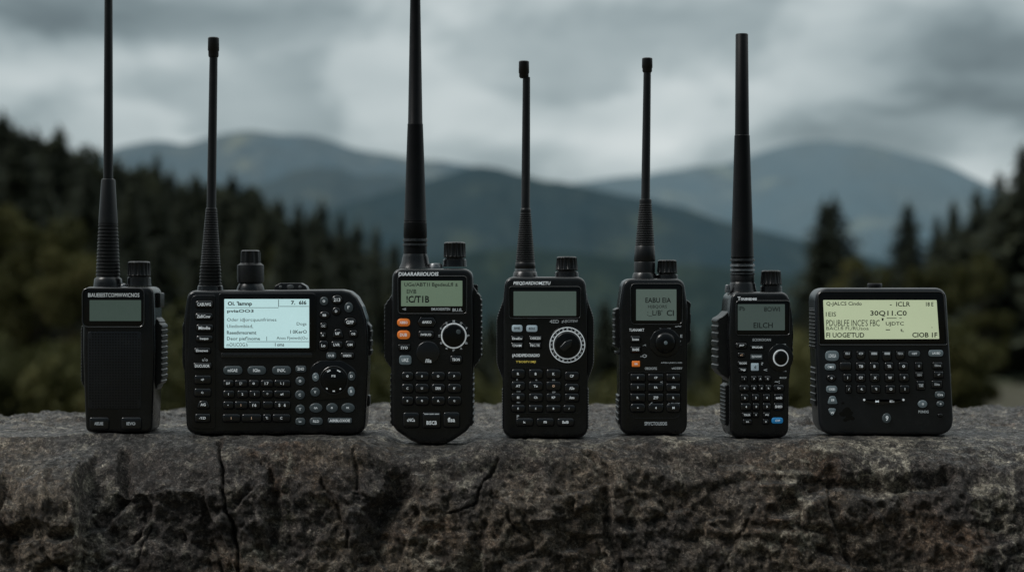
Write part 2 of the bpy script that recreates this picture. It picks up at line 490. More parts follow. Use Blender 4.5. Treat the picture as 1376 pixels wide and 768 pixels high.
# ================================================================== RADIO 2
ZA = zoom(240, 380, 6.984); ZB = zoom(240, 480, 6.982); ZC = zoom(390, 375, 6.983); ZD = zoom(390, 475, 6.675)
R = Radio('wide black radio with bright pale blue text screen and many round grey keys', 369, 583.5, 0.030, math.radians(0.5))
R.body([(252, 390, 12), (459, 388.5, 14), (470, 391, 9), (479, 398.5, 9), (486.5, 412, 12), (491.5, 428, 16), (493.5, 450, 30), (494, 500, 30), (490, 583.5, 15), (250, 583.5, 15), (246, 480, 40), (246, 430, 30)], 6)
R.plate(roundpoly([(257, 396, 8), (289.5, 396, 3), (289.5, 576, 3), (256, 576, 10), (252, 480, 20)], 5), -0.0005, 'key_panel', 'body')
R.screen(ZA, (372, 95, 1290, 640), (430, 150, 1225, 608), EX['lcd_lit'], r=5, yf=-0.0010, lines=[
    ("Oi. 'lamnp", 462, 172, 690, 222, 0.03), ('7.  6I6', 1055, 165, 1200, 203, 0.03), ('pviaOO3', 458, 247, 705, 285, 0.022),
    ('Oder idJorcquunfrimes', 455, 328, 918, 368), ('Uiedombiad,', 455, 388, 700, 425), ('Dogs', 1108, 368, 1200, 405), ('Reeedvreoremt', 455, 447, 730, 482, 0.012),
    ('I 0KerO', 1048, 440, 1203, 474, 0.01), ("Deor pief'inome", 455, 503, 765, 545, 0.008), ('Anos Fjwiwdi(Ou', 920, 500, 1208, 537), ('mOIUCOG.h', 452, 560, 648, 596), ('I oms', 905, 560, 990, 593, 0.015)],
    bars=[(447, 229, 937, 233), (945, 217, 1222, 221), (936, 155, 941, 224), (825, 500, 829, 542), (640, 547, 1222, 551)])
mb = MB().slab(rrect(297, 474, 419.5, 480.5, 2), -0.0008, 0.0006, 0.8)
for i in range(8): mb.loft(rrect(300 + i * 13.3, 475.6, 312 + i * 13.3, 479, 0.8, 2), [(0.3, -0.00105), (0, -0.0007)], 0, True, False)
R.put(mb, 'soft_key_strip', ['rim'])
for (u0, v0, u1, v1, t) in ((160, 165, 325, 235, 'CABUWG'), (155, 280, 320, 345, 'ZaBCow'), (165, 385, 325, 455, 'Mindie'), (165, 490, 320, 555, 'Inequo'), (145, 605, 300, 660, 'EIneowo')):
    R.key(ZA, u0, v0, u1, v1, t, 0.35, 'key', base=-0.0005, tw=0.86, th=0.52)
R.key(ZB, 140, 48, 310, 108, 'DUCUSOR', 0.2, 'key', base=-0.0005, tw=0.9, th=0.55)
R.print(ZA, [("u'o", 222, 703, 275, 733)], y=-0.00062)
for (u0, v0, u1, v1, t, tw) in ((150, 165, 303, 248, '<P', .34), (148, 288, 303, 365, 'C:', .3), (155, 525, 298, 605, '-Y:D', .62)):
    R.key(ZB, u0, v0, u1, v1, t, 0.22, 'key', base=-0.0005, tw=tw, th=.36)
R.key(ZB, 170, 400, 295, 478, 'AG', mat='key', shape='up', base=-0.0005, tw=.6, th=.5)
for (u0, u1, t) in ((418, 598, 'mIGAE'), (645, 820, 'IGin'), (875, 1055, 'INX.')):
    R.key(ZB, u0, 78, u1, 160, t, 0.5, 'key_dim', tw=.56, th=.44, h=.0013)
rows = [(208, 276, [(412, 520, 'D7'), (522, 648, '[ !'), (652, 756, '□'), (764, 888, 'I 7'), (892, 1050, 'L  J')]),
        (306, 378, [(412, 526, '1'), (545, 654, ' 2'), (658, 768, '1'), (780, 886, '*'), (890, 1050, 'a4')]),
        (408, 482, [(412, 518, '='), (521, 650, 'I'), (653, 768, 'f 6'), (784, 888, ''), (893, 1050, '5   6')]),
        (528, 605, [(408, 580, 'I'), (588, 780, 'I'), (784, 872, 'T;'), (876, 1050, 'C')])]
for v0, v1, ks in rows:
    for u0, u1, t in ks: R.key(ZB, u0 + 3, v0, u1 - 3, v1, t.replace('□', 'o'), 0.3, 'key', tw=.75, th=.46, ink='warm' if t == 'I' else 'white')
for (v0, v1, t) in ((105, 165, 'ZNO'),): R.key(ZD, 45, v0, 142, v1, t, 0.35, 'key_dim', tw=.7, th=.5)
for (u0, v0, u1, v1, t) in ((45, 203, 130, 283, 'o'), (40, 325, 130, 408, 'C'), (45, 453, 130, 537, 'Y')): R.key(ZD, u0, v0, u1, v1, t, mat='key_dim', shape='oval', th=.42)
R.key(ZD, 45, 572, 133, 637, 'Lx', .4, 'key_dim')
for (u0, v0, u1, v1, t, sh, mt) in ((275, 163, 355, 246, 'o', 'oval', 'key_dim'), (385, 148, 490, 236, '213', 'oval', 'key'), (390, 260, 470, 338, 'D', 'oval', 'key'), (270, 298, 370, 374, 'BB', 'oval', 'key'),
        (505, 215, 588, 312, 'r', 'oval', 'key_dim'), (500, 358, 620, 447, 'GFP', 'oval', 'key'), (275, 405, 345, 470, 'CC', None, 'key'), (275, 493, 335, 557, 'X', None, 'key'), (390, 463, 500, 552, 'ur', 'up', 'key'),
        (550, 475, 630, 547, 'OB', None, 'key'), (265, 573, 355, 667, 'Lo', None, 'key'), (380, 578, 490, 648, 'LVR', None, 'key'), (513, 573, 605, 652, 'OM', None, 'key'), (335, 683, 430, 747, 'OUB', None, 'key_dim'), (468, 683, 597, 747, 'OXBON', None, 'key')):
    R.key(ZC, u0, v0, u1, v1, t, .35, mt, shape=sh, tw=.66, th=.44)
c = ZD(390, 238)
SUR = roundpoly([(416, 492, 14), (430, 484, 14), (460, 484, 14), (479, 497, 14), (480, 520, 16), (470, 535, 12), (424, 538, 10), (415, 530, 10)], 5)
R.plate(SUR, -0.0005, 'dial_surround', 'body')
d = R.put(MB().slab(circle(c[0], c[1], 17, 40), -0.0014, 0.0005, 1.6), 'navigation_dial', ['gloss'])
R.put(MB().rim(circle(c[0], c[1], 19.4, 44), 1.6, -0.0010, 0.0), 'dial_rim', ['rim'], d)
mb = MB()
for ang, ln in ((-118, 5), (-62, 5), (130, 2.2), (90, 3), (52, 2.2)):
    a = math.radians(ang); px, py = c[0] + 14.3 * math.cos(a), c[1] + 14.3 * math.sin(a); tx, ty = -math.sin(a), math.cos(a)
    P = np.array([(px + tx * ln / 2 * q - ty * 0.8 * w, py + ty * ln / 2 * q + tx * 0.8 * w) for q, w in ((-1, -1), (1, -1), (1, 1), (-1, 1))])
    mb.loft(P, [(0, -0.00152), (0, -0.0013)], 0, True, False)
mb.text('FS', c[0] - 3, c[1] - 7.5, c[0] + 2.5, c[1] - 4.5, -0.00152, 0)
R.put(mb, 'dial_marks', ['white'], d)
for (u0, v0, u1, v1, t, m_) in ((195, 168, 257, 247, '<', 'key_grey'), (515, 158, 582, 242, 'D', 'key_dim'), (180, 300, 265, 382, 'V', 'key_dim'), (515, 293, 577, 377, 'B', 'key_grey')):
    R.key(ZD, u0, v0, u1, v1, t, mat=m_, shape='oval', base=-0.0005, th=.42)
for (u0, v0, u1, v1, t) in ((170, 440, 287, 527, 'GA'), (320, 440, 425, 527, 'o'), (455, 440, 577, 527, 'PK')): R.key(ZD, u0, v0, u1, v1, t, mat='key_dim', shape='oval', th=.3)
R.key(ZD, 172, 570, 290, 637, 'RLD', .45, 'key_dim', th=.4)
R.key(ZD, 335, 573, 552, 622, 'AIRBLOXOE', .3, 'key_dim', tw=.95, th=.62)
R.grip(492, 497, 432, 484, 4, 0.008, 0.026, 1.2)
R.grip(247.5, 243.5, 425, 505, 2, 0.004, 0.026, 0.6)
R.put(MB().slab(rrect(484, 532, 495, 547, 2.5), 0.010, 0.022, 1.0), 'side_plug', ['rubber'])
prof = [(76, 3), (77, 5.4), (278, 6.2), (279.5, 6.4), (280, 7.4), (281, 7.8)] + ribbed(283, 356, 8.0, 13.6, 22, 0.55) + ribbed(356, 383, 14.0, 15.3, 6, 1.3) + [(384, 14.2), (386, 15)]
A = R.put(MB().lathe(282.6, 0.015, prof, 40, lean=0.0145), 'antenna', ['rubber'], sharp=40)
R.put(MB().lathe(287.0, 0.015, [(50.5, 2), (50.5, 6.2), (51.5, 7.4), (68, 7.6), (69, 6.9), (75, 6.9), (77, 6.3), (77.5, 5)], 32), 'antenna_tip', ['rubber'], A)
R.put(MB().lathe(282.6, 0.015, [(383, 15.2), (384, 16.6), (388, 17.2), (392, 18)], 40), 'antenna_collar', ['body'], A)
k = R.put(MB().lathe(336.7, 0.015, [(336, 2), (336, 10.5), (337.2, 12.6), (340, 13.4, 1), (353, 13.8, 1), (355, 16), (356, 17.6), (358, 18), (374, 18), (379, 17.6), (380, 15), (384, 15)], 72, flute=9, fdepth=0.12), 'knob', ['rubber'], sharp=45)
R.put(MB().lathe(336.7, 0.015, [(381, 15.5), (384, 17), (387, 18), (391, 19)], 40), 'knob_collar', ['body'], k)
mb = MB().slab(roundpoly([(365, 391, 1), (367, 384, 3), (374, 380, 3), (402, 380, 3), (409, 384, 3), (412, 391, 1)], 4), 0.008, 0.022, 1.2)
tb = R.put(mb, 'top_control', ['body'])
mb = MB()
for (a, b, q) in ((372.5, 377, 2.2), (383.5, 393, 3.2), (399, 403.5, 2.2)): mb.slab(circle((a + b) / 2, 385.5, (b - a) / 2, 16, q), 0.0074, 0.0084, 0.5)
R.put(mb, 'top_control_studs', ['metal'], tb)

# ================================================================== RADIO 3
ZA = zoom(510, 340, 5.910); ZB = zoom(510, 460, 5.297)
R = Radio('black radio with two orange keys, a white-ringed dial and a thick tall antenna', 580, 597, 0.030)
R.body([(527, 360.5, 13), (635, 360.5, 13), (637, 440, 40), (635, 560, 14), (633, 571, 8), (627, 579, 8), (617, 586, 8), (608, 592, 8), (598, 596.5, 8), (580, 597.2, 20), (562, 596.5, 8), (552, 592, 8), (543, 586, 8), (533, 579, 8), (527, 571, 8), (525.5, 560, 14), (525, 440, 40)], 6)
R.screen(ZA, (150, 185, 690, 478), (172, 218, 658, 420), EX['lcd_green'], r=4, yf=-0.0010, rimw=1.4, lines=[
    ('UGe/ABT1I BgedeuLfI ±', 197, 234, 622, 272, 0.012), ('EIVIB', 217, 287, 293, 320, 0.01), ('!C/T1B', 214, 337, 396, 393, 0.028)])
R.print(ZA, [('DIAARARIIOUOIS', 150, 150, 467, 181)], 'brand_lettering', 'white', bold=0.03, shear=0.1)
R.print(ZA, [('<E', 182, 435, 212, 452), ('EMUIOIISIRITEN', 412, 433, 560, 454), ('BU.fL', 580, 437, 660, 462)], 'bezel_lettering', y=-0.00115)
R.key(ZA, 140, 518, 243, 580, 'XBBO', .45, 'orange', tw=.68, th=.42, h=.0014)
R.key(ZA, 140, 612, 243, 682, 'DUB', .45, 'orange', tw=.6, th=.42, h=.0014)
R.key(ZA, 300, 505, 452, 587, 'diAIKO', mat='key', shape='hex', tw=.55, th=.32)
R.key(ZA, 308, 614, 432, 677, 'IWBUO', .3, 'key', tw=.85, th=.36)
R.key(ZB, 133, 10, 220, 62, 'SYO', mat='key', shape='drop', tw=.7, th=.46)
R.key(ZB, 140, 90, 227, 157, 'URZ', .3, 'key_grey', tw=.62, th=.42)
R.key(ZB, 500, 90, 588, 150, 'TBON', .35, 'key', tw=.7, th=.4)
c = ZB(345, 72); d = R.put(MB().slab(circle(c[0], c[1], 16, 36), -0.0013, 0.0005, 2.0), 'round_pad', ['key'])
R.print(ZB, [('/ilis', 325, 115, 370, 142)], 'pad_lettering', 'white', y=-0.00145, parent=d)
c = ZA(590, 655)
R.plate(circle(c[0], c[1], 21, 40), -0.0004, 'dial_plate', 'body')
d = R.put(MB().slab(circle(c[0], c[1], 15, 40), -0.0035, 0.0, 1.4), 'tuning_dial', ['gloss'], sharp=50)
R.put(MB().rim(circle(c[0], c[1], 17.2, 48), 1.7, -0.0014, 0.0), 'dial_ring', ['white'], d)
mb = MB()
for i, ang in enumerate(range(0, 360, 30)):
    a = math.radians(ang); px, py = c[0] + 19.6 * math.cos(a), c[1] + 19.6 * math.sin(a)
    mb.text('PBAF<0:CSMO7'[i], px - 1.5, py - 1.5, px + 1.5, py + 1.5, -0.00052, 0)
R.put(mb, 'dial_marks', ['soft'], d)
R.put(MB().slab(circle(c[0] + 6.5, c[1] - 5.5, 3.2, 18), -0.0039, -0.003, 0.8), 'finger_dimple', ['key_dim'], d)
L3 = [['o', '0', 'O', 'P'], ['C', 'U', 'DRN', "B'"], ['0', 'BJ', 'A', 'Q']]
for j, (v0, v1) in enumerate(((206, 270), (291, 357), (381, 445))):
    for i, (u0, u1) in enumerate(((157, 241), (254, 351), (369, 466), (484, 581))):
        R.key(ZB, u0, v0, u1, v1, L3[j][i], .35, 'key', tw=.42, th=.36)
R.key(ZB, 168, 495, 281, 603, 'cNCa', .18, 'key', tw=.55, th=.26)
R.key(ZB, 306, 495, 434, 607, 'BISCB', .12, 'key', tw=.62, th=.24, box=(335, 555, 408, 583))
R.print(ZB, [('---', 318, 503, 425, 511)], 'key_bar', 'soft', y=-0.0013)
R.key(ZB, 454, 493, 569, 603, 'fIsa', .18, 'key', tw=.5, th=.34)
R.grip(526, 515.5, 392, 500, 20, 0.005, 0.027, 0.9, 0.2)
R.grip(635.5, 647, 380, 500, 16, 0.005, 0.027, 1.1, 0.2)
R.grip(526, 524.3, 500, 572, 9, 0.001, 0.027, 1.0, 0.05)
R.grip(634.5, 636.2, 500, 572, 9, 0.001, 0.027, 1.0, 0.05)
prof = [(-60, 2), (-59, 5.6), (0, 6.9), (166, 9.8), (167, 10.4), (168.5, 10.4), (296, 15), (297, 15.3), (298, 14.5), (299, 15.4), (318, 15.8), (319, 15.2), (330, 15.4), (345, 16)]
A = R.put(MB().lathe(558, 0.016, prof, 44), 'antenna', ['rod'], sharp=40)
for (a, b) in ((320.5, 324.5), (327, 330.5)): R.put(MB().lathe(558, 0.016, [(a, 15.2), (a + .4, 16.6), (b - .4, 16.8), (b, 15.2)], 44, cap=False), 'antenna_ring', ['dark_metal'], A)
R.put(MB().lathe(558, 0.016, [(341, 15.8), (346, 17.5), (353, 18.8), (360, 22)], 44), 'antenna_collar', ['body'], A)
R.knob(611, 0.016, 325, 346, 14.6, 15.2, 15.8, 349, 355)
R.put(MB().lathe(585, 0.012, [(353.5, 3), (354, 8), (356.5, 9.5), (360, 10)], 20), 'top_screw', ['metal'])
R.put(MB().slab(rrect(634, 382, 641.5, 394, 2), 0.010, 0.022, 1.0), 'side_button', ['rubber'])

# ================================================================== RADIO 4
ZA = zoom(660, 340, 5.12); ZB = zoom(660, 470, 5.907)
R = Radio('black radio with a blank grey-green display and a large white-scaled dial, mid row', 733, 588, 0.028, math.radians(-1.2))
R.body([(679, 371.5, 13), (787, 371.5, 13), (791, 420, 60), (790.5, 588, 14), (676, 588, 14), (675.5, 420, 60)], 6)
R.screen(ZA, (127, 232, 617, 445), (157, 262, 588, 430), EX['lcd_grey'], r=4, yf=-0.0010, rimw=1.2)
R.print(ZA, [('PIEQDARDIOMZTU', 155, 194, 408, 221)], 'brand_lettering', 'white', bold=0.03, shear=0.15)
R.print(ZA, [('4ED', 405, 457, 470, 481), ('gUJICITEW', 488, 458, 600, 480)], 'printed_lettering', 'soft')
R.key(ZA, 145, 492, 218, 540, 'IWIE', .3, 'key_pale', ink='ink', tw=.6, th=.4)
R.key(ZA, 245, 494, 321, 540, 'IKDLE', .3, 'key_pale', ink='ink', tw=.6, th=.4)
R.key(ZA, 140, 568, 226, 604, 'EInelEw', .25, 'key', tw=.9, th=.55)
R.key(ZA, 262, 566, 353, 602, 'OEIEZIS', .25, 'key', tw=.88, th=.55)
R.key(ZA, 138, 612, 223, 656, 'CNAM', .25, 'key', tw=.8, th=.46)
R.key(ZA, 262, 612, 348, 654, 'FEC.TE', .25, 'key', tw=.85, th=.46)
R.print(ZA, [('(AOIDIPIDOIADIO', 148, 691, 337, 719)], 'model_lettering', 'white', bold=0.03)
R.print(ZA, [("Y'BOBFV.IMJI", 172, 738, 310, 758)], 'yellow_lettering', 'yellow', bold=0.02)
c = ZA(527, 630)
R.plate(circle(c[0], c[1], 25.5, 48), -0.0006, 'dial_plate', 'body')
d = R.put(MB().slab(circle(c[0], c[1], 17.2, 48), -0.0042, 0.0, 2.0), 'tuning_dial', ['gloss'], sharp=50)
R.put(MB().rim(circle(c[0], c[1], 24, 60), 1.1, -0.0014, 0.0), 'dial_ring', ['white'], d)
R.put(MB().rim(circle(c[0], c[1], 19.4, 60), 1.3, -0.0016, 0.0), 'inner_ring', ['white'], d)
mb = MB()
for i in range(24):
    a = math.radians(i * 15); px, py = c[0] + 21.3 * math.cos(a), c[1] + 21.3 * math.sin(a)
    mb.text('MI0E|L4-BIC|7I|9A|I2-|E5'[i], px - 1.2, py - 1.2, px + 1.2, py + 1.2, -0.00085, 0)
R.put(mb, 'dial_marks', ['soft'], d)
mb = MB().slab(roundpoly([(c[0] - 12, c[1] + 4, 3), (c[0] - 3, c[1] - 5, 3), (c[0] + 8, c[1] - 9, 3), (c[0] + 5, c[1] + 2, 3), (c[0] - 4, c[1] + 10, 3)], 4), -0.0050, -0.004, 1.6)
R.put(mb, 'dial_finger_bar', ['key'], d)
L4 = [['R', 'B', 'K', 'CP'], ['AT', 'To', 'o', 'ASo'], ['BI', 'Ch', 'KP', 'Amo'], ['E', 'S', 'B', '/']]
VS = [(150, 226), (247, 321), (341, 409), (433, 492)]
for j in range(4):
    for i, (u0, u1) in enumerate(((163, 272), (301, 413), (441, 556), (587, 700))):
        v0, v1 = VS[j]
        if i == 3 and j < 2: v0 += 18; v1 += 16
        if i == 3 and j == 3: u0, u1 = 575, 668
        R.key(ZB, u0, v0, u1, v1, L4[j][i], .3, 'key', tw=.4, th=.4, ink='warm' if L4[j][i] == 'o' else 'white')
R.print(ZB, [('c', 203, 230, 215, 242), ('e', 355, 232, 368, 243), ('oo', 487, 232, 510, 243), ('ow', 205, 326, 238, 333), ('EP', 490, 328, 515, 340), ('a:', 205, 412, 235, 420), ('P', 207, 515, 226, 537)], 'small_legends', 'soft')
for (u0, u1, t, tw) in ((200, 336, 'lx', .22), (364, 501, 'm', .22), (528, 659, 'BaIB', .42)): R.key(ZB, u0, 538, u1, 602, t, .3, 'key', tw=tw, th=.4)
R.put(MB().rim(rrect(686, 493.5, 782, 555, 5), 0.9, -0.0004, 0.0003), 'keypad_frame', ['rim'])
R.grip(677, 667.5, 395, 520, 34, 0.004, 0.025, 0.8, 0.3)
R.grip(790, 799, 395, 520, 34, 0.004, 0.025, 0.8, 0.3)
R.grip(677, 675, 520, 578, 16, 0.002, 0.025, 0.7, 0.05)
R.grip(789.5, 791.5, 520, 578, 16, 0.002, 0.025, 0.7, 0.05)
prof = [(103, 3), (104, 5.0), (279, 6.0), (280, 6.2), (281, 6.9), (283, 7.2)] + ribbed(286, 352, 7.4, 13.2, 22, 0.5) + [(353, 13.4), (359, 13.7), (360, 13.2), (366, 13.6)]
A = R.put(MB().lathe(705.7, 0.014, prof, 40, lean=0.0065), 'antenna', ['rubber'], sharp=40)
R.put(MB().lathe(704.0, 0.014, [(82, 2), (82, 5.8), (83, 6.9), (98, 7.1), (99, 6.4), (103, 6.4), (105, 5)], 32), 'antenna_tip', ['rubber'], A)
R.put(MB().lathe(705.7, 0.014, [(360.5, 12), (361, 14), (363.4, 14.2), (364, 12)], 40, cap=False), 'antenna_ring', ['metal'], A)
R.put(MB().lathe(705.7, 0.014, [(364, 14), (365.5, 15.6), (371, 16.6), (375, 18.5)], 40), 'antenna_collar', ['body'], A)
R.knob(761.5, 0.014, 344.5, 363, 13.6, 15.2, 16.0, 366, 371, 15, 0.12)

# ================================================================== RADIO 5
ZA = zoom(815, 340, 5.123); ZB = zoom(815, 480, 6.4)
R = Radio('narrow black radio with square slate display, domed dark dial and one small orange key', 878, 584, 0.028, math.radians(1.0))
R.body([(837, 374, 13), (919, 374, 13), (924, 412, 50), (923.5, 584, 14), (832.5, 584, 14), (831.5, 412, 50)], 6)
R.screen(ZA, (165, 212, 518, 488), (200, 248, 478, 462), EX['lcd_slate'], r=6, yf=-0.0010, rimw=1.2, lines=[
    ('EABU EIA', 264, 306, 440, 341, 0.014), ('H)BQORS', 282, 356, 412, 384, 0.004), (":_L/B'", 277, 391, 380, 434, 0.006), ('CI', 410, 391, 460, 431, 0.012)])
R.print(ZA, [('TLANAMKT', 153, 518, 257, 537)], 'brand_lettering', 'white', bold=0.02)
R.key(ZA, 162, 568, 232, 614, 'Iooo', .2, 'key', tw=.72, th=.5)
R.key(ZA, 162, 640, 234, 684, 'BABS', .2, 'key', tw=.72, th=.5)
R.key(ZB, 215, 29, 284, 79, 'IBB', .12, 'orange', tw=.6, th=.36, h=.0012)
R.print(ZA, [('-<', 247, 626, 270, 638), ('-O', 230, 695, 275, 718), ('-~', 470, 498, 512, 508), ('TOACBPBVE', 362, 515, 440, 523), ('E', 506, 560, 520, 580), ('(', 503, 600, 510, 632)], 'dial_legends', 'soft')
R.print(ZB, [('ATBIU jRBIYU.IVD', 465, 39, 648, 54), ('OEOIOFG', 326, 83, 430, 105), ('vADEIBY', 557, 83, 650, 102)], 'printed_lettering', 'soft')
c = ZA(400, 615)
R.plate(roundpoly([(c[0] + 21.5 * math.cos(a) * (1.0 if k % 2 else 1.02), c[1] + 20.5 * math.sin(a), 6) for k, a in enumerate(np.linspace(0.2, 0.2 + 2 * math.pi, 10, endpoint=False))], 4), -0.0012, 'dial_surround', 'body', 2.0)
mb = MB().loft(circle(c[0], c[1], 14.3, 40), [(9, -0.0054), (6, -0.0051), (3, -0.0045), (1, -0.0036), (0, -0.0028), (0, -0.001)])
d = R.put(mb, 'dome_dial', ['gloss'], sharp=60)
R.put(MB().dome(circle(c[0], c[1], 2.9, 20), -0.0058, -0.005), 'dial_stud', ['key_grey'], d)
L5 = [['8', 'CP', '^'], ['3', 'FA', 'ZN'], ['R.', 'ZYP', 'R'], ['-', '4', 'M']]
for j, (v0, v1) in enumerate(((138, 206), (220, 292), (307, 381), (392, 470))):
    for i, (u0, u1) in enumerate(((200, 329), (354, 486), (511, 632))):
        R.key(ZB, u0, v0, u1, v1, L5[j][i], .22 if j < 3 else .4, 'key', tw=.36, th=.38)
R.print(ZB, [('A TIICEY', 525, 388, 628, 405), ('<', 458, 203, 480, 220), ('/ ...', 365, 385, 480, 400)], 'small_legends', 'soft')
R.print(ZB, [('SPIYCTOUSOIS', 323, 552, 518, 583)], 'model_lettering', 'soft', bold=0.02)
R.put(MB().rim(roundpoly([(843, 499.5, 3), (916, 499.5, 3), (916, 556, 8), (907, 562, 6), (853, 562, 6), (844, 556, 8)], 4), 0.9, -0.0004, 0.0003), 'keypad_frame', ['rim'])
R.grip(833, 826, 412, 470, 7, 0.006, 0.025, 0.9, 0.08)
R.grip(922.5, 929.5, 400, 466, 3, 0.006, 0.025, 0.7, 0.12)
R.grip(833, 830.5, 530, 572, 5, 0.003, 0.025, 1.0, 0.05)
R.put(MB().slab(rrect(827.5, 472, 836, 476, 1.2), 0.004, 0.018, 0.6), 'side_latch', ['dark_metal'])
prof = [(96, 3), (97, 5.0), (266, 6.0), (267.5, 6.3), (268, 7.8), (270, 8.3)] + ribbed(274, 330, 8.5, 13.1, 18, 0.45) + [(331, 13.3), (350, 14.4), (351.5, 13.6), (353, 14.3), (370, 14.0)]
A = R.put(MB().lathe(866, 0.014, prof, 40, lean=0.0135), 'antenna', ['rubber'], sharp=40)
R.put(MB().lathe(869.7, 0.014, [(78, 2), (78, 6.0), (79, 7.0), (91, 7.2), (92, 6.5), (96, 6.5), (98, 5)], 32), 'antenna_tip', ['rubber'], A)
R.put(MB().lathe(866, 0.014, [(366, 14), (368, 15.6), (373, 16.6), (378, 18)], 40), 'antenna_collar', ['body'], A)
R.knob(896.5, 0.014, 349, 367, 12.6, 13.8, 14.4, 369.5, 374, 14, 0.12)

# ================================================================== RADIO 6
ZA = zoom(950, 350, 5.908); ZB = zoom(950, 470, 5.908)
R = Radio('slightly turned black radio with tiny crowded keys, a small dial and one blue key', 1023, 588, 0.033, math.radians(4.5), -2.6)
R.body([(983, 392, 11), (1060, 392, 12), (1066, 420, 30), (1068, 450, 30), (1066, 480, 30), (1062, 512, 30), (1061, 588, 13), (981, 588, 13), (981, 512, 30), (978, 450, 40), (980, 420, 30)], 6)
R.screen(ZA, (228, 320, 655, 590), (240, 345, 618, 552), EX['lcd_dark'], r=4, yf=-0.0010, rimw=1.2, lines=[
    ('IPb', 248, 363, 297, 397, 0.004), ('8OWI', 450, 366, 577, 404, 0.006), ('EILCH', 366, 491, 520, 534, 0.008)])
R.print(ZA, [('Tousqpes', 240, 286, 395, 322)], 'brand_lettering', 'white', bold=0.03)
R.print(ZA, [('ECIOROIOAN', 362, 617, 508, 638)], 'model_lettering', 'soft', bold=0.02)
R.key(ZA, 225, 648, 316, 697, 'JBUP', .35, 'key', tw=.62, th=.42)
R.key(ZA, 345, 670, 450, 703, "IIRUOdA", .2, 'key', tw=.9, th=.6)
R.key(ZB, 240, 18, 298, 58, 'aC', .4, 'key', tw=.5, th=.55, ink='warm')
R.key(ZB, 343, 33, 440, 74, 'FJOVOW', .15, 'key_dim', tw=.9, th=.6)
R.key(ZB, 240, 86, 320, 122, 'TECICPE', .2, 'key', tw=.85, th=.5)
R.key(ZB, 248, 136, 314, 175, 'Yogp', .3, 'key', tw=.75, th=.6)
R.key(ZB, 348, 103, 410, 163, 'd', .1, 'key_pale', tw=.5, th=.6, ink='ink')
R.print(ZB, [('?', 428, 97, 448, 119), ('<', 450, 149, 478, 167), ('TADATAR', 560, 152, 635, 172), ('MADDIF', 580, 213, 635, 227), ('~:', 540, 243, 580, 265)], 'small_legends', 'soft')
R.print(ZA, [('NVEROYE', 552, 660, 630, 674)], 'dial_lettering', 'soft')
c = ZB(585, 62)
R.plate(circle(c[0], c[1], 17.5, 40, 19), -0.0006, 'dial_plate', 'body')
d = R.put(MB().slab(circle(c[0], c[1], 8.8, 32, 9.6), -0.0030, 0.0, 1.4), 'tuning_dial', ['gloss'], sharp=50)
R.put(MB().rim(circle(c[0], c[1], 10.4, 44, 11.2), 1.5, -0.0018, 0.0), 'dial_ring', ['white'], d)
for (v0, v1, ks) in ((203, 252, [(268, 318, '?'), (346, 396, 'P'), (402, 440, 'A'), (456, 508, 'K')]),
                     (274, 328, [(254, 332, '4'), (346, 398, '&'), (410, 452, 'd'), (462, 514, 'k'), (528, 614, 'Ov')]),
                     (346, 408, [(266, 330, 'b'), (354, 416, '3'), (444, 504, '4'), (532, 610, 'emb')]),
                     (418, 478, [(266, 348, '4'), (360, 416, '0'), (440, 508, '5'), (528, 608, 'SHIO')]),
                     (492, 534, [(276, 352, 'TSILIR'), (364, 408, '8'), (446, 504, 'IAQ')]),
                     (546, 588, [(282, 354, 'DG'), (442, 490, 'E!')])):
    for u0, u1, t in ks: R.key(ZB, u0, v0, u1, v1, t, .28, 'key', tw=.8 if len(t) > 2 else .42, th=.42)
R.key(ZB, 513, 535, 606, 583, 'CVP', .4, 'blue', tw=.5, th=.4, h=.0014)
R.grip(981, 966, 416, 512, 9, 0.006, 0.029, 1.6, 0.16)
R.grip(1065, 1069.5, 420, 500, 10, 0.006, 0.029, 0.7, 0.2)
R.grip(982, 976.5, 514, 575, 12, 0.008, 0.026, 0.6, 0.1)
prof = [(46, 2), (46, 7.6), (47, 8.4), (181, 9.5), (182, 9.7), (182.5, 10.2), (344, 15.2), (345, 15.4), (346, 14.6), (354, 14.8), (368, 15), (369, 15.8), (380, 16)]
A = R.put(MB().lathe(1000, 0.017, prof, 44, lean=-0.0024), 'antenna', ['rod'], sharp=40)
for (a, b, m_) in ((347.5, 351, 'dark_metal'), (354.5, 358.5, 'metal'), (361, 364.5, 'metal'), (366, 369, 'dark_metal')):
    R.put(MB().lathe(1000, 0.017, [(a, 14.6), (a + .5, 16.6), (b - .5, 16.8), (b, 14.6)], 44, cap=False), 'antenna_ring', [m_], A)
R.put(MB().lathe(1000, 0.017, [(379, 16), (382, 17.4), (388, 18.2), (395, 21)], 44), 'antenna_collar', ['body'], A)
R.knob(1039, 0.017, 363, 382.5, 13.0, 14.6, 14.6, 385, 391, 18, 0.1)
R.put(MB().lathe(979, 0.012, [(382, 1.6), (383, 3), (387, 3.6), (393, 4)], 16), 'top_screw', ['metal'])

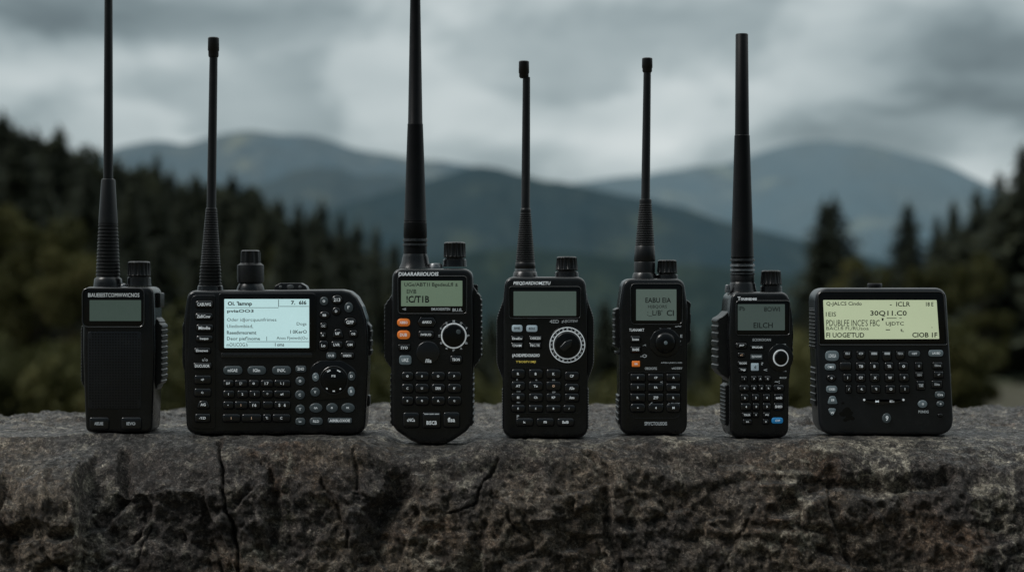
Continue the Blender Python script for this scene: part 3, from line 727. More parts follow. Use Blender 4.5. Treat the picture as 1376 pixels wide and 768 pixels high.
# ================================================================== RADIO 7
ZA = zoom(1075, 375, 6.4); ZB = zoom(1080, 460, 5.690)
R = Radio('wide tablet-like blue-black radio with a lit lime screen and no antenna, right end', 1190, 584.5, 0.030)
R.body([(1095, 386.5, 17), (1272, 386.5, 15), (1277, 470, 60), (1283, 584.5, 21), (1101, 584.5, 21), (1097, 470, 60)], 5, 'body_blue')
R.screen(ZA, (165, 115, 1248, 556), None, EX['lcd_lime'], r=4, yf=-0.0008, quad=[(197, 178), (1172, 178), (1195, 512), (212, 515)], lines=[
    ('Q-JALCS Cindo', 224, 193, 528, 234, 0.012), ('-  ICLR', 770, 193, 945, 234, 0.012), ('18 E', 1080, 196, 1144, 232, 0.02), ('1EIS', 220, 281, 308, 319, 0.004), ('30Q11.C0', 602, 269, 915, 320, 0.016),
    ("PDUBLFE INCE'S FBC", 224, 347, 682, 402, 0.0), ('UJDTC', 735, 365, 890, 405, 0.012), ('BACI.fI FI,/RUsoa', 224, 407, 588, 440, 0.0), ("FI UOGE'TUD", 224, 456, 550, 500, 0.014), ('CIOB 1F', 962, 456, 1178, 499, 0.02), ('.', 1128, 410, 1136, 418), ('t,', 860, 425, 888, 455, 0.02), ("'", 700, 333, 716, 356, 0.04)],
    bars=[(742, 331, 828, 336), (852, 331, 872, 336), (735, 430, 772, 437)])
R.put(MB().rim(roundpoly([(1098.5, 391, 8), (1268, 391, 8), (1273.5, 464, 3), (1099.5, 464, 3)], 4), 1.6, -0.0012, 0.0004), 'screen_frame', ['rim'])
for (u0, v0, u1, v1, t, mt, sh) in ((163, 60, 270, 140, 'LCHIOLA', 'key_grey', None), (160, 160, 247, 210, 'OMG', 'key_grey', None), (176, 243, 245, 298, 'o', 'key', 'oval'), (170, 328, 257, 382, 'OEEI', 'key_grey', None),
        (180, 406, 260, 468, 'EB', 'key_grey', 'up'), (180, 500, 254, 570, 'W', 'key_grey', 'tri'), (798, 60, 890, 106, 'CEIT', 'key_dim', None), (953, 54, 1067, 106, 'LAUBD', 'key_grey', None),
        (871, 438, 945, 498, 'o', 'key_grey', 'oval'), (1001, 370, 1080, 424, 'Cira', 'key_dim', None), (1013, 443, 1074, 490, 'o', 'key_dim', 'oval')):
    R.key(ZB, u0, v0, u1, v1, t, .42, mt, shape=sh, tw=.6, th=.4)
for (u0, v0, u1, v1, t) in ((303, 64, 362, 126, 'BI'), (403, 64, 467, 130, 'o'), (500, 64, 572, 146, 'I'), (600, 64, 670, 146, '-'), (703, 64, 772, 132, 'FEBOA')):
    R.key(ZB, u0, v0, u1, v1, t, .2, 'key', shape='drop', tw=.5, box=(u0 + 14, v0 + 10, u1 - 14, v0 + 28), ink='soft')
L7 = [[(273, 362, ''), (396, 472, 'TB'), (501, 574, 'B'), (616, 685, 'TR'), (723, 797, 'o')], [(301, 364, 'I'), (398, 470, 'CY'), (506, 579, 'X'), (620, 692, 'W'), (728, 802, '9')], [(320, 364, '/'), (406, 474, '4.'), (513, 585, '9J'), (626, 699, 'O'), (733, 807, '1')]]
for (v0, v1), ks in zip(((148, 212), (236, 298), (323, 385)), L7):
    for u0, u1, t in ks: R.key(ZB, u0, v0, u1, v1, t, .25, 'key', tw=.5, th=.48, h=.0016)
for (u0, v0, u1, v1, t) in ((850, 148, 907, 208, 'u'), (852, 223, 913, 270, 'CIDO'), (862, 290, 924, 362, 'TBE'), (983, 148, 1060, 200, 'EIIme'), (993, 218, 1067, 270, 'uP'), (976, 288, 1057, 347, 'Siita')):
    R.key(ZB, u0, v0, u1, v1, t, .15, 'key', tw=.66, th=.38, ink='soft')
R.key(ZB, 1024, 540, 1062, 567, '', .5, 'key', shape='oval')
R.print(ZB, [('PONIXS', 877, 517, 955, 538), ('BOIUUO', 866, 345, 925, 356)], 'printed_lettering', 'soft')
pts = [ZB(*q) for q in ((447, 428), (500, 440), (610, 444), (720, 440), (772, 428), (765, 448), (700, 466), (610, 474), (520, 466), (455, 448))]
d = R.put(MB().slab(roundpoly([(p[0], p[1], 2) for p in pts], 3), -0.0010, 0.0006, 1.0), 'rocker_bar', ['key'])
mb = MB()
for (u, v) in ((460, 436), (760, 436)):
    q = ZB(u, v); mb.loft(circle(q[0], q[1], 1.5, 12), [(0, -0.00118), (0, -0.0009)], 0, True, False)  # white dots painted as glints at the bar's ends
for (t, u0, u1) in (('M', 545, 572), ('E:', 655, 690)):
    a, b = ZB(u0, 440), ZB(u1, 456); mb.text(t, a[0], a[1], b[0], b[1], -0.00115, 0)
R.put(mb, 'rocker_marks_glints', ['white'], d)
c = ZB(633, 576)
d = R.put(MB().dome(circle(c[0], c[1], 6.0, 26, 6.6), -0.0012, 0.0006), 'round_button', ['key_dim'])
mb = MB().text('9', c[0] - 1.8, c[1] - 3.4, c[0] + 2.0, c[1] + 3.4, -0.00142, 0, 0.03)
R.put(mb, 'button_mark', ['white'], d)
mb = MB(); rs7 = np.random.default_rng(4)
for (u, v, r_) in ((300, 545, 4.5), (330, 520, 5.5), (345, 570, 5), (375, 580, 2.8), (318, 590, 3.0), (300, 462, 2.0), (355, 540, 4.0)):
    q = ZB(u, v); an = np.linspace(0, 2 * math.pi, 18, endpoint=False); rad = r_ * (0.75 + 0.5 * rs7.random(18))
    rad = (rad + np.roll(rad, 1)) / 2
    mb.loft(np.stack([q[0] + rad * np.cos(an), q[1] + rad * 0.8 * np.sin(an)], 1), [(0, -0.00006 - 0.00001 * r_), (0, 0.0003)], 0, True, False)
R.put(mb, 'scuff_marks', ['gloss'])
R.grip(1098, 1095.5, 412, 470, 12, 0.003, 0.026, 1.0, 0.05)
R.grip(1100, 1097, 492, 548, 6, 0.006, 0.026, 1.0, 0.06)
R.grip(1279, 1282.5, 500, 545, 2, 0.008, 0.024, 0.6, 0.1)
R.put(MB().lathe(1175.3, 0.012, [(380.5, 4), (380.5, 9), (381.2, 9.8), (385, 9.8), (386, 8.5), (390, 8.5)], 32), 'top_cap', ['rubber'])

# ------------------------------------------------------------------ numpy value noise
def _hash(ix, iy, iz, seed):
    h = (ix * 374761393 + iy * 668265263 + iz * 2147483647 + seed * 974634541) & 0xFFFFFFFF
    h = ((h ^ (h >> 13)) * 1274126177) & 0xFFFFFFFF
    h = ((h ^ (h >> 15)) * 2246822519) & 0xFFFFFFFF
    return ((h ^ (h >> 16)) & 0xFFFFFF) / float(0xFFFFFF)

def vnoise(x, y, z, seed=0):
    x0 = np.floor(x); y0 = np.floor(y); z0 = np.floor(z)
    fx, fy, fz = x - x0, y - y0, z - z0
    ix, iy, iz = x0.astype(np.int64), y0.astype(np.int64), z0.astype(np.int64)
    u = fx * fx * fx * (fx * (fx * 6 - 15) + 10); v = fy * fy * fy * (fy * (fy * 6 - 15) + 10); w = fz * fz * fz * (fz * (fz * 6 - 15) + 10)
    r = 0
    for a in (0, 1):
        for b in (0, 1):
            for c in (0, 1):
                r = r + _hash(ix + a, iy + b, iz + c, seed) * (u if a else 1 - u) * (v if b else 1 - v) * (w if c else 1 - w)
    return r * 2 - 1

def fbm(x, y, z, f, octv=5, seed=0, gain=0.5, ridge=False):
    s = np.zeros_like(x); a = 1.0; t = 0
    for i in range(octv):
        n = vnoise(x * f + 13.7 * i, y * f + 7.1 * i, z * f + 3.3 * i, seed + i)
        if ridge: n = 1 - 2 * np.abs(n)
        s += a * n; t += a; a *= gain; f *= 2.03
    return s / t

# ------------------------------------------------------------------ the boulder
def build_boulder():
    ctrl = np.array([(0.95, -1.25), (0.86, -0.9), (0.74, -0.5), (0.60, -0.2), (0.50, -0.07), (0.42, -0.014), (0.34, -0.001), (0.24, 0.0012), (0.14, 0.001), (0.05, 0.0), (-0.010, -0.0002), (-0.030, -0.0025), (-0.041, -0.009), (-0.048, -0.026), (-0.055, -0.07), (-0.072, -0.14), (-0.09, -0.24), (-0.12, -0.45), (-0.16, -0.8), (-0.20, -1.25)])
    # smooth by subdivision
    P = ctrl
    for _ in range(3):
        Q = np.empty((2 * len(P) - 2, 2)); Q[0::2] = 0.75 * P[:-1] + 0.25 * P[1:]; Q[1::2] = 0.25 * P[:-1] + 0.75 * P[1:]
        P = np.vstack([P[:1], Q, P[-1:]])
    seg = np.linalg.norm(np.diff(P, axis=0), axis=1)
    dens = np.where((P[:-1, 0] > 0.06) & (P[:-1, 0] < 0.45) & (P[:-1, 1] > -0.05), 0.7, np.where(P[:-1, 1] > -0.26, 2.2, 0.16))
    dens = np.where((P[:-1, 0] > 0.46), 0.16, dens)
    cum = np.concatenate([[0], np.cumsum(seg * dens)])
    NV = 620
    tt = np.linspace(0, cum[-1], NV)
    py = np.interp(tt, cum, P[:, 0]); pz = np.interp(tt, cum, P[:, 1])
    NU = 1150
    uu = np.linspace(-1, 1, NU)
    px = np.sign(uu) * np.where(np.abs(uu) < 0.86, np.abs(uu) / 0.86 * 0.44, 0.44 + (np.abs(uu) - 0.86) / 0.14 * 0.75)
    X = np.repeat(px[:, None], NV, 1); Y = np.repeat(py[None], NU, 0); Z = np.repeat(pz[None], NU, 0)
    # plan of the back edge: nearer at the left and right ends
    fb = np.interp(X, [-1.2, -0.6, -0.42, -0.33, -0.25, -0.15, -0.05, 0.1, 0.25, 0.42, 0.6, 1.2], [0.30, 0.36, 0.47, 0.65, 0.86, 0.97, 1.0, 0.93, 0.86, 0.80, 0.7, 0.4])
    Y = np.where(Y > 0.05, 0.05 + (Y - 0.05) * fb, Y)
    end = np.clip((np.abs(X) - 0.5) / 0.7, 0, 1)
    Z = Z - 0.75 * end ** 2 * (Z > -1.2)
    # front edge plan wobble and left edge rounding off lower
    front = np.clip((-Y) / 0.04, 0, 1)
    Z -= 0.046 * np.clip((-0.16 - X) / 0.22, 0, 1) * front * np.clip(1 + Z / 0.2, 0, 1)
    Z -= 0.008 * np.clip((X - 0.2) / 0.2, 0, 1) * front * np.clip(1 + Z / 0.2, 0, 1)
    Y -= 0.03 * front * fbm(X, Y * 0 + 1.3, Z * 0.4, 3.0, 2, 91) * np.clip(-Z / 0.03, 0, 1)
    # normals of the smooth form
    def nrm(X, Y, Z):
        dXu = np.gradient(X, axis=0); dYu = np.gradient(Y, axis=0); dZu = np.gradient(Z, axis=0)
        dXv = np.gradient(X, axis=1); dYv = np.gradient(Y, axis=1); dZv = np.gradient(Z, axis=1)
        nx = dYu * dZv - dZu * dYv; ny = dZu * dXv - dXu * dZv; nz = dXu * dYv - dYu * dXv
        l = np.sqrt(nx * nx + ny * ny + nz * nz) + 1e-12
        sgn = np.where(nz[NU // 2, np.argmin(np.abs(py - 0.15))] > 0, 1, -1)
        return nx / l * sgn, ny / l * sgn, nz / l * sgn
    nx, ny, nz = nrm(X, Y, Z)
    face = np.clip((-0.008 - Y) / 0.035, 0, 1); face = face * face * (3 - 2 * face)     # 0 on top, 1 on the front face
    band = np.clip((Y - 0.035) / 0.06, 0, 1)                                            # behind the radios
    # broad forms and broken facets on the front face
    warp = fbm(X, Y, Z, 9, 3, 5) * 0.03
    big = fbm(X + warp, Y, Z * 1.1 + warp, 7.0, 3, 21)
    rid = fbm(X * 1.2 + warp, Y, Z + warp * 1.5, 13.0, 4, 33, 0.55, True)
    med = fbm(X, Y, Z, 38.0, 4, 41)
    fine = fbm(X, Y, Z, 140.0, 4, 55, 0.72)
    pit = np.clip(fbm(X, Y, Z, 75.0, 3, 77) - 0.28, 0, 1)
    ledge = fbm(X * 0.6, Y, Z * 1.6, 16.0, 3, 63); led = np.abs(((ledge * 2.2) % 1.0) - 0.5)
    def facets(cell, seed, tilt, off):
        A = X + 0.35 * cell * fbm(X, Y, Z, 0.9 / cell, 3, seed + 50); B = Z - Y * 0.6 + 0.35 * cell * fbm(X, Y, Z, 0.9 / cell, 3, seed + 60)
        ia = np.floor(A / cell).astype(np.int64); ib = np.floor(B / cell).astype(np.int64)
        bd = np.full(X.shape, 9e9); bv = np.zeros(X.shape)
        for da in (-1, 0, 1):
            for db in (-1, 0, 1):
                a_, b_ = ia + da, ib + db; zz = a_ * 0
                ca = (a_ + _hash(a_, b_, zz, seed)) * cell; cb = (b_ + _hash(a_, b_, zz, seed + 1)) * cell
                dd = (A - ca) ** 2 + ((B - cb) * 1.25) ** 2
                val = (A - ca) * (_hash(a_, b_, zz, seed + 2) - 0.5) * tilt + (B - cb) * (_hash(a_, b_, zz, seed + 3) - 0.35) * tilt + (_hash(a_, b_, zz, seed + 4) - 0.5) * off
                m_ = dd < bd; bd = np.where(m_, dd, bd); bv = np.where(m_, val, bv)
        return bv
    fac = (facets(0.095, 301, 0.42, 0.014) + facets(0.034, 331, 0.42, 0.0045)) * (0.45 + 0.65 * np.clip((0.05 - X) / 0.3, 0, 1)) + facets(0.014, 361, 0.55, 0.0019) + facets(0.006, 391, 0.7, 0.0012)
    for _ in range(1):
        fac[1:-1, 1:-1] = (fac[1:-1, 1:-1] * 2 + fac[:-2, 1:-1] + fac[2:, 1:-1] + fac[1:-1, :-2] + fac[1:-1, 2:]) / 6
    fac = fac * np.clip((-0.006 - Z) / 0.035, 0, 1)
    d_face = fac + 0.009 * big * np.clip((0.005 - Z) / 0.04, 0.15, 1) + 0.004 * (rid - 0.2) + 0.0016 * med + 0.0032 * fine - 0.0012 * pit + 0.006 * led
    chip = np.clip(fbm(X * 0.8, Y, Z, 42.0, 3, 87), -1, 1)
    d_top = band * (0.0022 * fbm(X, Y, Z, 12, 3, 65) + 0.0040 * fbm(X, Y * 0.7, Z, 40, 4, 68) + 0.0034 * fine) + (1 - band) * (0.0008 * fbm(X, Y, Z, 70, 3, 69) + 0.0009 * fine - 0.0004) - 0.008 * pit * band
    d_edge = (0.0065 * fbm(X, Y, Z, 16, 4, 71) - 0.004 * np.clip(fbm(X, Y, Z, 34, 3, 73) - 0.1, 0, 1)) * np.clip(1 - np.abs(Y + 0.034) / 0.03, 0, 1)
    # cracks: polylines in (x, z) of the front face and (x, y) on the top
    def crack(pts, w, depth):
        best = np.full(X.shape, 9.0)
        jx = 0.006 * fbm(X, Y, Z, 60, 3, 131); jz = 0.006 * fbm(X, Y, Z, 60, 3, 137)
        A = X + jx; B = Z + jz
        for (a, b), (c, d) in zip(pts[:-1], pts[1:]):
            vx, vz = c - a, d - b; L = vx * vx + vz * vz
            t = np.clip(((A - a) * vx + (B - b) * vz) / L, 0, 1)
            best = np.minimum(best, np.hypot(A - a - t * vx, B - b - t * vz))
        return depth * np.clip(1 - best / w, 0, 1) ** 0.6 * np.clip((-0.002 - Y) / 0.02, 0, 1)
    w = lambda px_, py_: ((px_ - CX) * S * 0.965, CAMZ - (py_ - CY0) * S * 0.955)
    cr = crack([w(286, 592), w(296, 640), w(314, 690), w(322, 735), w(330, 790), w(345, 900)], 0.0013, 0.009)
    cr = np.maximum(cr, crack([w(545, 640), w(528, 665), w(515, 700), w(502, 735), w(498, 800)], 0.010, 0.010))
    cr = np.maximum(cr, crack([w(0, 722), w(60, 715), w(110, 720), w(138, 706), w(168, 655), w(160, 620)], 0.005, 0.009))
    cr = np.maximum(cr, crack([w(600, 690), w(640, 672), w(655, 640), w(668, 618)], 0.0012, 0.005))
    cr = np.maximum(cr, crack([w(1040, 690), w(1075, 660), w(1120, 640), w(1200, 655), w(1260, 640)], 0.007, 0.009))
    cr = np.maximum(cr, crack([w(790, 610), w(820, 650), w(812, 700), w(840, 770)], 0.004, 0.006))
    cr = np.maximum(cr, crack([w(370, 640), w(380, 700), w(372, 720)], 0.004, 0.006))
    for q_ in range(9):
        a0 = rng.uniform(20, 1360), rng.uniform(610, 740); an = rng.uniform(0.3, 2.6); pts_ = [w(*a0)]
        for st in range(rng.integers(2, 5)):
            an += rng.normal(0, 0.5); ln = rng.uniform(14, 40); a0 = (a0[0] + ln * math.cos(an), a0[1] + ln * math.sin(an)); pts_.append(w(*a0))
        cr = np.maximum(cr, crack(pts_, rng.uniform(0.0009, 0.0016), rng.uniform(0.002, 0.004)))
    d = face * d_face + (1 - face) * d_top + d_edge - cr
    # seats: the stone carries each radio at its own height
    for (cx, hw, bot) in ((160, 55, 581), (369, 125, 583.5), (580, 34, 597), (733, 60, 588), (878, 50, 584), (1020, 55, 588), (1190, 96, 584.5)):
        xc = (cx - CX) * S; zt = (BASE - bot) * S
        sx = np.clip(1 - (np.abs(X - xc) - hw * S) / 0.022, 0, 1); sx = sx * sx * (3 - 2 * sx)
        sy = np.clip((0.075 - Y) / 0.04, 0, 1) * np.clip((Z + 0.06) / 0.05, 0, 1); sy = sy * sy * (3 - 2 * sy)
        Z += sx * sy * zt
    X2, Y2, Z2 = X + nx * d, Y + ny * d, Z + nz * d
    V = np.stack([X2, Y2, Z2], -1).reshape(-1, 3)
    i = np.arange(NU - 1)[:, None] * NV + np.arange(NV - 1)[None]
    Q = np.stack([i, i + NV, i + NV + 1, i + 1], -1).reshape(-1, 4)
    m, nt, out = new_mat('weathered_stone'); t = NT(nt)
    co = t.n('ShaderNodeTexCoord').outputs['Object']
    a = t.noise(co, 9, 6, 0.6, 0.4); b = t.noise(co, 34, 6, 0.65); c = t.noise(co, 220, 4, 0.7); e = t.noise(co, 900, 3, 0.7)
    col = t.ramp(a, [(0.32, (0.105, 0.082, 0.066)), (0.43, (0.205, 0.150, 0.107)), (0.50, (0.275, 0.213, 0.153)), (0.58, (0.23, 0.182, 0.140)), (0.68, (0.125, 0.108, 0.096))])
    rust = t.math('MULTIPLY', t.maprange(t.noise(co, 15, 5, 0.6, 0.6), 0.50, 0.64), 0.6)
    col = t.mix(rust, col, (0.27, 0.155, 0.090))
    slate = t.math('MULTIPLY', t.maprange(t.noise(t.mapping(co, (1, 1, 1), (3.1, 0, 0)), 7, 6, 0.62, 0.5), 0.49, 0.57), 0.7)
    col = t.mix(slate, col, (0.100, 0.092, 0.093))
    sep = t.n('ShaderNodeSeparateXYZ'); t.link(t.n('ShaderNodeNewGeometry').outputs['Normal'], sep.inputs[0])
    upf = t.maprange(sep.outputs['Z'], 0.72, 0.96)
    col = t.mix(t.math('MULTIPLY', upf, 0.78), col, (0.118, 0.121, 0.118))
    mott = t.noise(t.mapping(co, (1, 0.6, 1)), 85, 7, 0.80)
    lich = t.math('MULTIPLY', t.maprange(t.noise(co, 13, 8, 0.76, 0.3), 0.53, 0.58), t.maprange(mott, 0.44, 0.52))
    col = t.mix(t.math('MULTIPLY', lich, 0.85), col, (0.52, 0.47, 0.37))
    dark = t.math('MULTIPLY', t.maprange(b, 0.46, 0.36), 0.35)
    col = t.mix(dark, col, (0.045, 0.038, 0.034))
    col = t.mix(t.math('MULTIPLY', t.maprange(mott, 0.485, 0.42), t.maprange(sep.outputs['Z'], 0.5, 0.9, 0.34, 0.85)), col, (0.026, 0.022, 0.020))
    col = t.mix(t.math('MULTIPLY', t.maprange(mott, 0.55, 0.61), 0.55), col, (0.50, 0.44, 0.35))
    col = t.mix(t.math('MULTIPLY', t.maprange(e, 0.55, 0.66), 0.45), col, (0.50, 0.46, 0.40))
    col = t.mix(t.math('MULTIPLY', t.maprange(e, 0.45, 0.36), 0.7), col, (0.016, 0.014, 0.013))
    dn = t.n('ShaderNodeTexNoise'); t.link(co, dn.inputs['Vector']); dn.inputs['Scale'].default_value = 160; dn.inputs['Detail'].default_value = 3
    va = t.n('ShaderNodeVectorMath', operation='MULTIPLY_ADD'); t.link(dn.outputs['Color'], va.inputs[0]); va.inputs[1].default_value = (0.006, 0.006, 0.006); t.link(co, va.inputs[2])
    for sc_, lo_, hi_ in ((330, 0.40, 1.38), (900, 0.48, 1.42)):
        vo = t.n('ShaderNodeTexVoronoi'); t.link(va.outputs[0], vo.inputs['Vector']); vo.inputs['Scale'].default_value = sc_
        sx = t.n('ShaderNodeSeparateColor'); t.link(vo.outputs['Color'], sx.inputs[0])
        g = t.math('POWER', sx.outputs[0], 1.6)
        vs_ = t.n('ShaderNodeVectorMath', operation='SCALE'); t.link(col, vs_.inputs[0]); t.link(t.maprange(g, 0, 1, lo_, hi_), vs_.inputs['Scale'])
        col = vs_.outputs[0]
    p = t.n('ShaderNodeBsdfPrincipled'); t.link(col, p.inputs['Base Color'])
    t.link(t.maprange(c, 0.38, 0.62, 0.42, 0.85), p.inputs['Roughness'])
    p.inputs['Specular IOR Level'].default_value = 0.5
    h = t.math('ADD', t.math('MULTIPLY', mott, 1.0), t.math('MULTIPLY', e, 0.35))
    t.link(t.bump(h, 1.0, 0.005), p.inputs['Normal'])
    t.link(p.outputs[0], out.inputs[0])
    me = np_mesh('boulder', V, Q, mats=[m])
    o = bpy.data.objects.new('boulder', me); COL.objects.link(o)
    tag(o, 'broad weathered brown-grey boulder with cracks, carrying the row of radios on its flat top', 'boulder')
build_boulder()

# ------------------------------------------------------------------ terrain height
def gz(x, y):
    """ground height, x and y arrays in metres"""
    x = np.asarray(x, float); y = np.asarray(y, float)
    d = np.hypot(x, y + 1.2)
    base = np.interp(d, [0, 3, 10, 40, 100, 200, 500, 1500, 3000, 30000], [-1.05, -1.08, -1.75, -5.2, -12.5, -27, -85, -240, -320, -320])
    az = np.arctan2(x, np.maximum(y + 1.2, 1e-3))
    left = np.interp(d, [0, 10, 40, 80, 150, 220, 500, 1500, 3000, 30000], [-1.05, -1.6, -3.7, -5.2, -11.5, -22, -80, -240, -320, -320])
    wl = np.clip((-0.03 - az) / 0.15, 0, 1)
    z = base * (1 - wl) + left * wl
    right = np.interp(d, [0, 10, 30, 45, 60, 90, 150, 500, 1500, 3000, 30000], [-1.05, -1.4, -2.1, -2.6, -3.1, -7.5, -16, -80, -240, -320, -320])
    wr = np.clip((az - 0.12) / 0.12, 0, 1)
    z = z * (1 - wr) + right * wr
    back = np.where(y < 0, np.clip(-y / 6, 0, 1), 0)
    z = z * (1 - back) + back * (-1.05 - 0.01 * d)
    return z

def gz1(x, y): return float(gz(np.array([x]), np.array([y]))[0])

def build_ground():
    rr = np.concatenate([np.linspace(0.3, 12, 40), np.geomspace(12.5, 26000, 130)])
    aa = np.linspace(-math.pi, math.pi, 361)[:-1]
    R_, A_ = np.meshgrid(rr, aa, indexing='ij')
    X = R_ * np.sin(A_); Y = R_ * np.cos(A_) - 1.2
    Z = gz(X, Y)
    Z = Z + 0.10 * fbm(X, Y, X * 0, 0.5, 3, 3) * np.clip(R_ / 4, 0, 1) + np.clip(R_ / 150, 0, 1) * 1.2 * fbm(X, Y, X * 0, 0.03, 3, 4) * (R_ < 3000)
    V = np.stack([X, Y, Z], -1).reshape(-1, 3)
    n = len(aa); k = len(rr)
    i = np.arange(k - 1)[:, None] * n; j = np.arange(n)[None]; j2 = (j + 1) % n
    Q = np.stack([i + j, i + n + j, i + n + j2, i + j2], -1).reshape(-1, 4)[:, ::-1]
    m, nt, out = new_mat('moorland_ground'); t = NT(nt)
    co = t.n('ShaderNodeTexCoord').outputs['Object']
    a = t.noise(co, 0.16, 5, 0.6); b = t.noise(co, 2.2, 5, 0.65); c = t.noise(co, 14, 4, 0.7)
    col = t.ramp(a, [(0.3, (0.035, 0.040, 0.020)), (0.5, (0.065, 0.060, 0.032)), (0.68, (0.085, 0.066, 0.040))])
    col = t.mix(t.math('MULTIPLY', t.maprange(b, 0.45, 0.7), 0.6), col, (0.075, 0.062, 0.036))
    col = t.mix(t.math('MULTIPLY', t.maprange(c, 0.5, 0.3), 0.6), col, (0.014, 0.016, 0.010))
    p = t.n('ShaderNodeBsdfPrincipled'); t.link(col, p.inputs['Base Color']); p.inputs['Roughness'].default_value = 0.95
    t.link(t.bump(c, 0.8, 0.06), p.inputs['Normal'])
    t.link(p.outputs[0], out.inputs[0])
    o = bpy.data.objects.new('ground', np_mesh('ground', V, Q, mats=[m])); COL.objects.link(o)
    tag(o, kind='structure')
build_ground()

# ------------------------------------------------------------------ mountains
def mountain(name, D, prof, air, veg, rough, seed, foot=-330, depth=0.32):
    xs = np.array([p[0] for p in prof], float); ys = np.array([p[1] for p in prof], float)
    px = np.linspace(xs[0], xs[-1], 360)
    # smooth interpolation of the ridge
    py = np.interp(px, xs, ys)
    py = py + 4.5 * fbm(px / 46.0, px * 0 + seed, px * 0, 1.0, 4, seed)
    for _ in range(3): py[1:-1] = (py[:-2] + 2 * py[1:-1] + py[2:]) / 4
    X0 = (px - CX) / FPX * D; ZR = CAMZ + (CY0 - py) / FPX * D
    tt = np.linspace(-1, 1, 90)
    X = np.repeat(X0[:, None], len(tt), 1); T = np.repeat(tt[None], len(px), 0)
    Y = D + T * D * depth
    X = X * (Y / D) ** 0.5
    zr = np.repeat(ZR[:, None], len(tt), 1)
    f = 1 - np.abs(T) ** 1.25
    L = D * 0.09
    spur = fbm(X / L, Y / L * 0.5, X * 0, 1.0, 4, seed, 0.55, True)
    env = np.clip(np.abs(T) * 3, 0, 1) * np.clip((1 - np.abs(T)) * 4, 0, 1)
    Z = foot + (zr - foot) * f + spur * env * rough * D + fbm(X / L, Y / L, X * 0, 3.0, 4, seed + 9) * rough * D * (0.06 + 0.10 * env)
    V = np.stack([X, Y, Z], -1).reshape(-1, 3)
    nv = len(tt)
    i = np.arange(len(px) - 1)[:, None] * nv + np.arange(nv - 1)[None]
    Q = np.stack([i, i + nv, i + nv + 1, i + 1], -1).reshape(-1, 4)
    m, nt, out = new_mat(name + '_slopes'); t = NT(nt)
    geo = t.n('ShaderNodeTexCoord').outputs['Object']
    n1 = t.noise(t.mapping(geo, (1 / L, 0.5 / L, 1.2 / L)), 2.2, 6, 0.6, 0.5)
    n2 = t.noise(t.mapping(geo, (1 / L, 0.5 / L, 1 / L)), 9, 5, 0.65)
    col = t.ramp(n1, [(0.36, tuple(v * 0.55 for v in veg)), (0.52, veg), (0.58, tuple(v * 1.5 for v in veg)), (0.66, (veg[0] * 2.3, veg[1] * 2.1, veg[2] * 1.6))])
    col = t.mix(t.math('MULTIPLY', t.maprange(n2, 0.52, 0.36), 0.5), col, tuple(v * 0.4 for v in veg))
    bs = t.n('ShaderNodeBsdfDiffuse'); t.link(col, bs.inputs['Color'])
    sep = t.n('ShaderNodeSeparateXYZ'); t.link(geo, sep.inputs[0])
    # aerial haze painted into the slope as emission, graded from foot to ridge
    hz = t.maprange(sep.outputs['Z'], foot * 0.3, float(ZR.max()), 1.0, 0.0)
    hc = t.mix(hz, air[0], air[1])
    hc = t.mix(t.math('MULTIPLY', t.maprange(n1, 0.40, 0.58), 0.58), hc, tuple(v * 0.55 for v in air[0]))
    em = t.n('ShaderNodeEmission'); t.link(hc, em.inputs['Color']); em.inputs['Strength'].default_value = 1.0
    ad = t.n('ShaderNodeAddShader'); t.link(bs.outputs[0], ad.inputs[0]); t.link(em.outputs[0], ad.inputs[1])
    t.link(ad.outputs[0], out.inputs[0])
    o = bpy.data.objects.new(name, np_mesh(name, V, Q, mats=[m])); COL.objects.link(o)
    tag(o, kind='structure')

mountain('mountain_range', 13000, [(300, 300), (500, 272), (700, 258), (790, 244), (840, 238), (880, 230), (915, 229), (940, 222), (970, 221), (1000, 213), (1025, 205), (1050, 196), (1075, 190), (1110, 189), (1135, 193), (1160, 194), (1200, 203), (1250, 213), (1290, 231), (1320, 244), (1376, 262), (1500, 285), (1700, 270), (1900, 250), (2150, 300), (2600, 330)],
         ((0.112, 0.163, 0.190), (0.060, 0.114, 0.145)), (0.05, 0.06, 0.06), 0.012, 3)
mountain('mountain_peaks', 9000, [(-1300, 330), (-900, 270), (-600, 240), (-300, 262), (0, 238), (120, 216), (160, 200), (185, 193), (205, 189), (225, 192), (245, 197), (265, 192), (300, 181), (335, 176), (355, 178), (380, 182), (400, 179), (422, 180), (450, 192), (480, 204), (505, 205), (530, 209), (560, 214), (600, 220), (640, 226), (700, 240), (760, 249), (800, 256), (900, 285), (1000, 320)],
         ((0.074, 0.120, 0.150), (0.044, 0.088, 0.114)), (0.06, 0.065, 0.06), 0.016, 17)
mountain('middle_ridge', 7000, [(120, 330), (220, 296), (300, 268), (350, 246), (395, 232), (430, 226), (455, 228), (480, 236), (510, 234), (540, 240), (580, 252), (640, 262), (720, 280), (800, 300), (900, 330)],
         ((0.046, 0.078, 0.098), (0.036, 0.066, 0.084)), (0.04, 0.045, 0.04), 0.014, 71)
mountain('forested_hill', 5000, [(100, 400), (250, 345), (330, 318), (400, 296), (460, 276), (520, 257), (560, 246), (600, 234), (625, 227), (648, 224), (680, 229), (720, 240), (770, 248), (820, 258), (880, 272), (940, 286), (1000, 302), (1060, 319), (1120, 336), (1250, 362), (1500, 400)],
         ((0.027, 0.051, 0.066), (0.020, 0.042, 0.054)), (0.026, 0.033, 0.030), 0.012, 29)
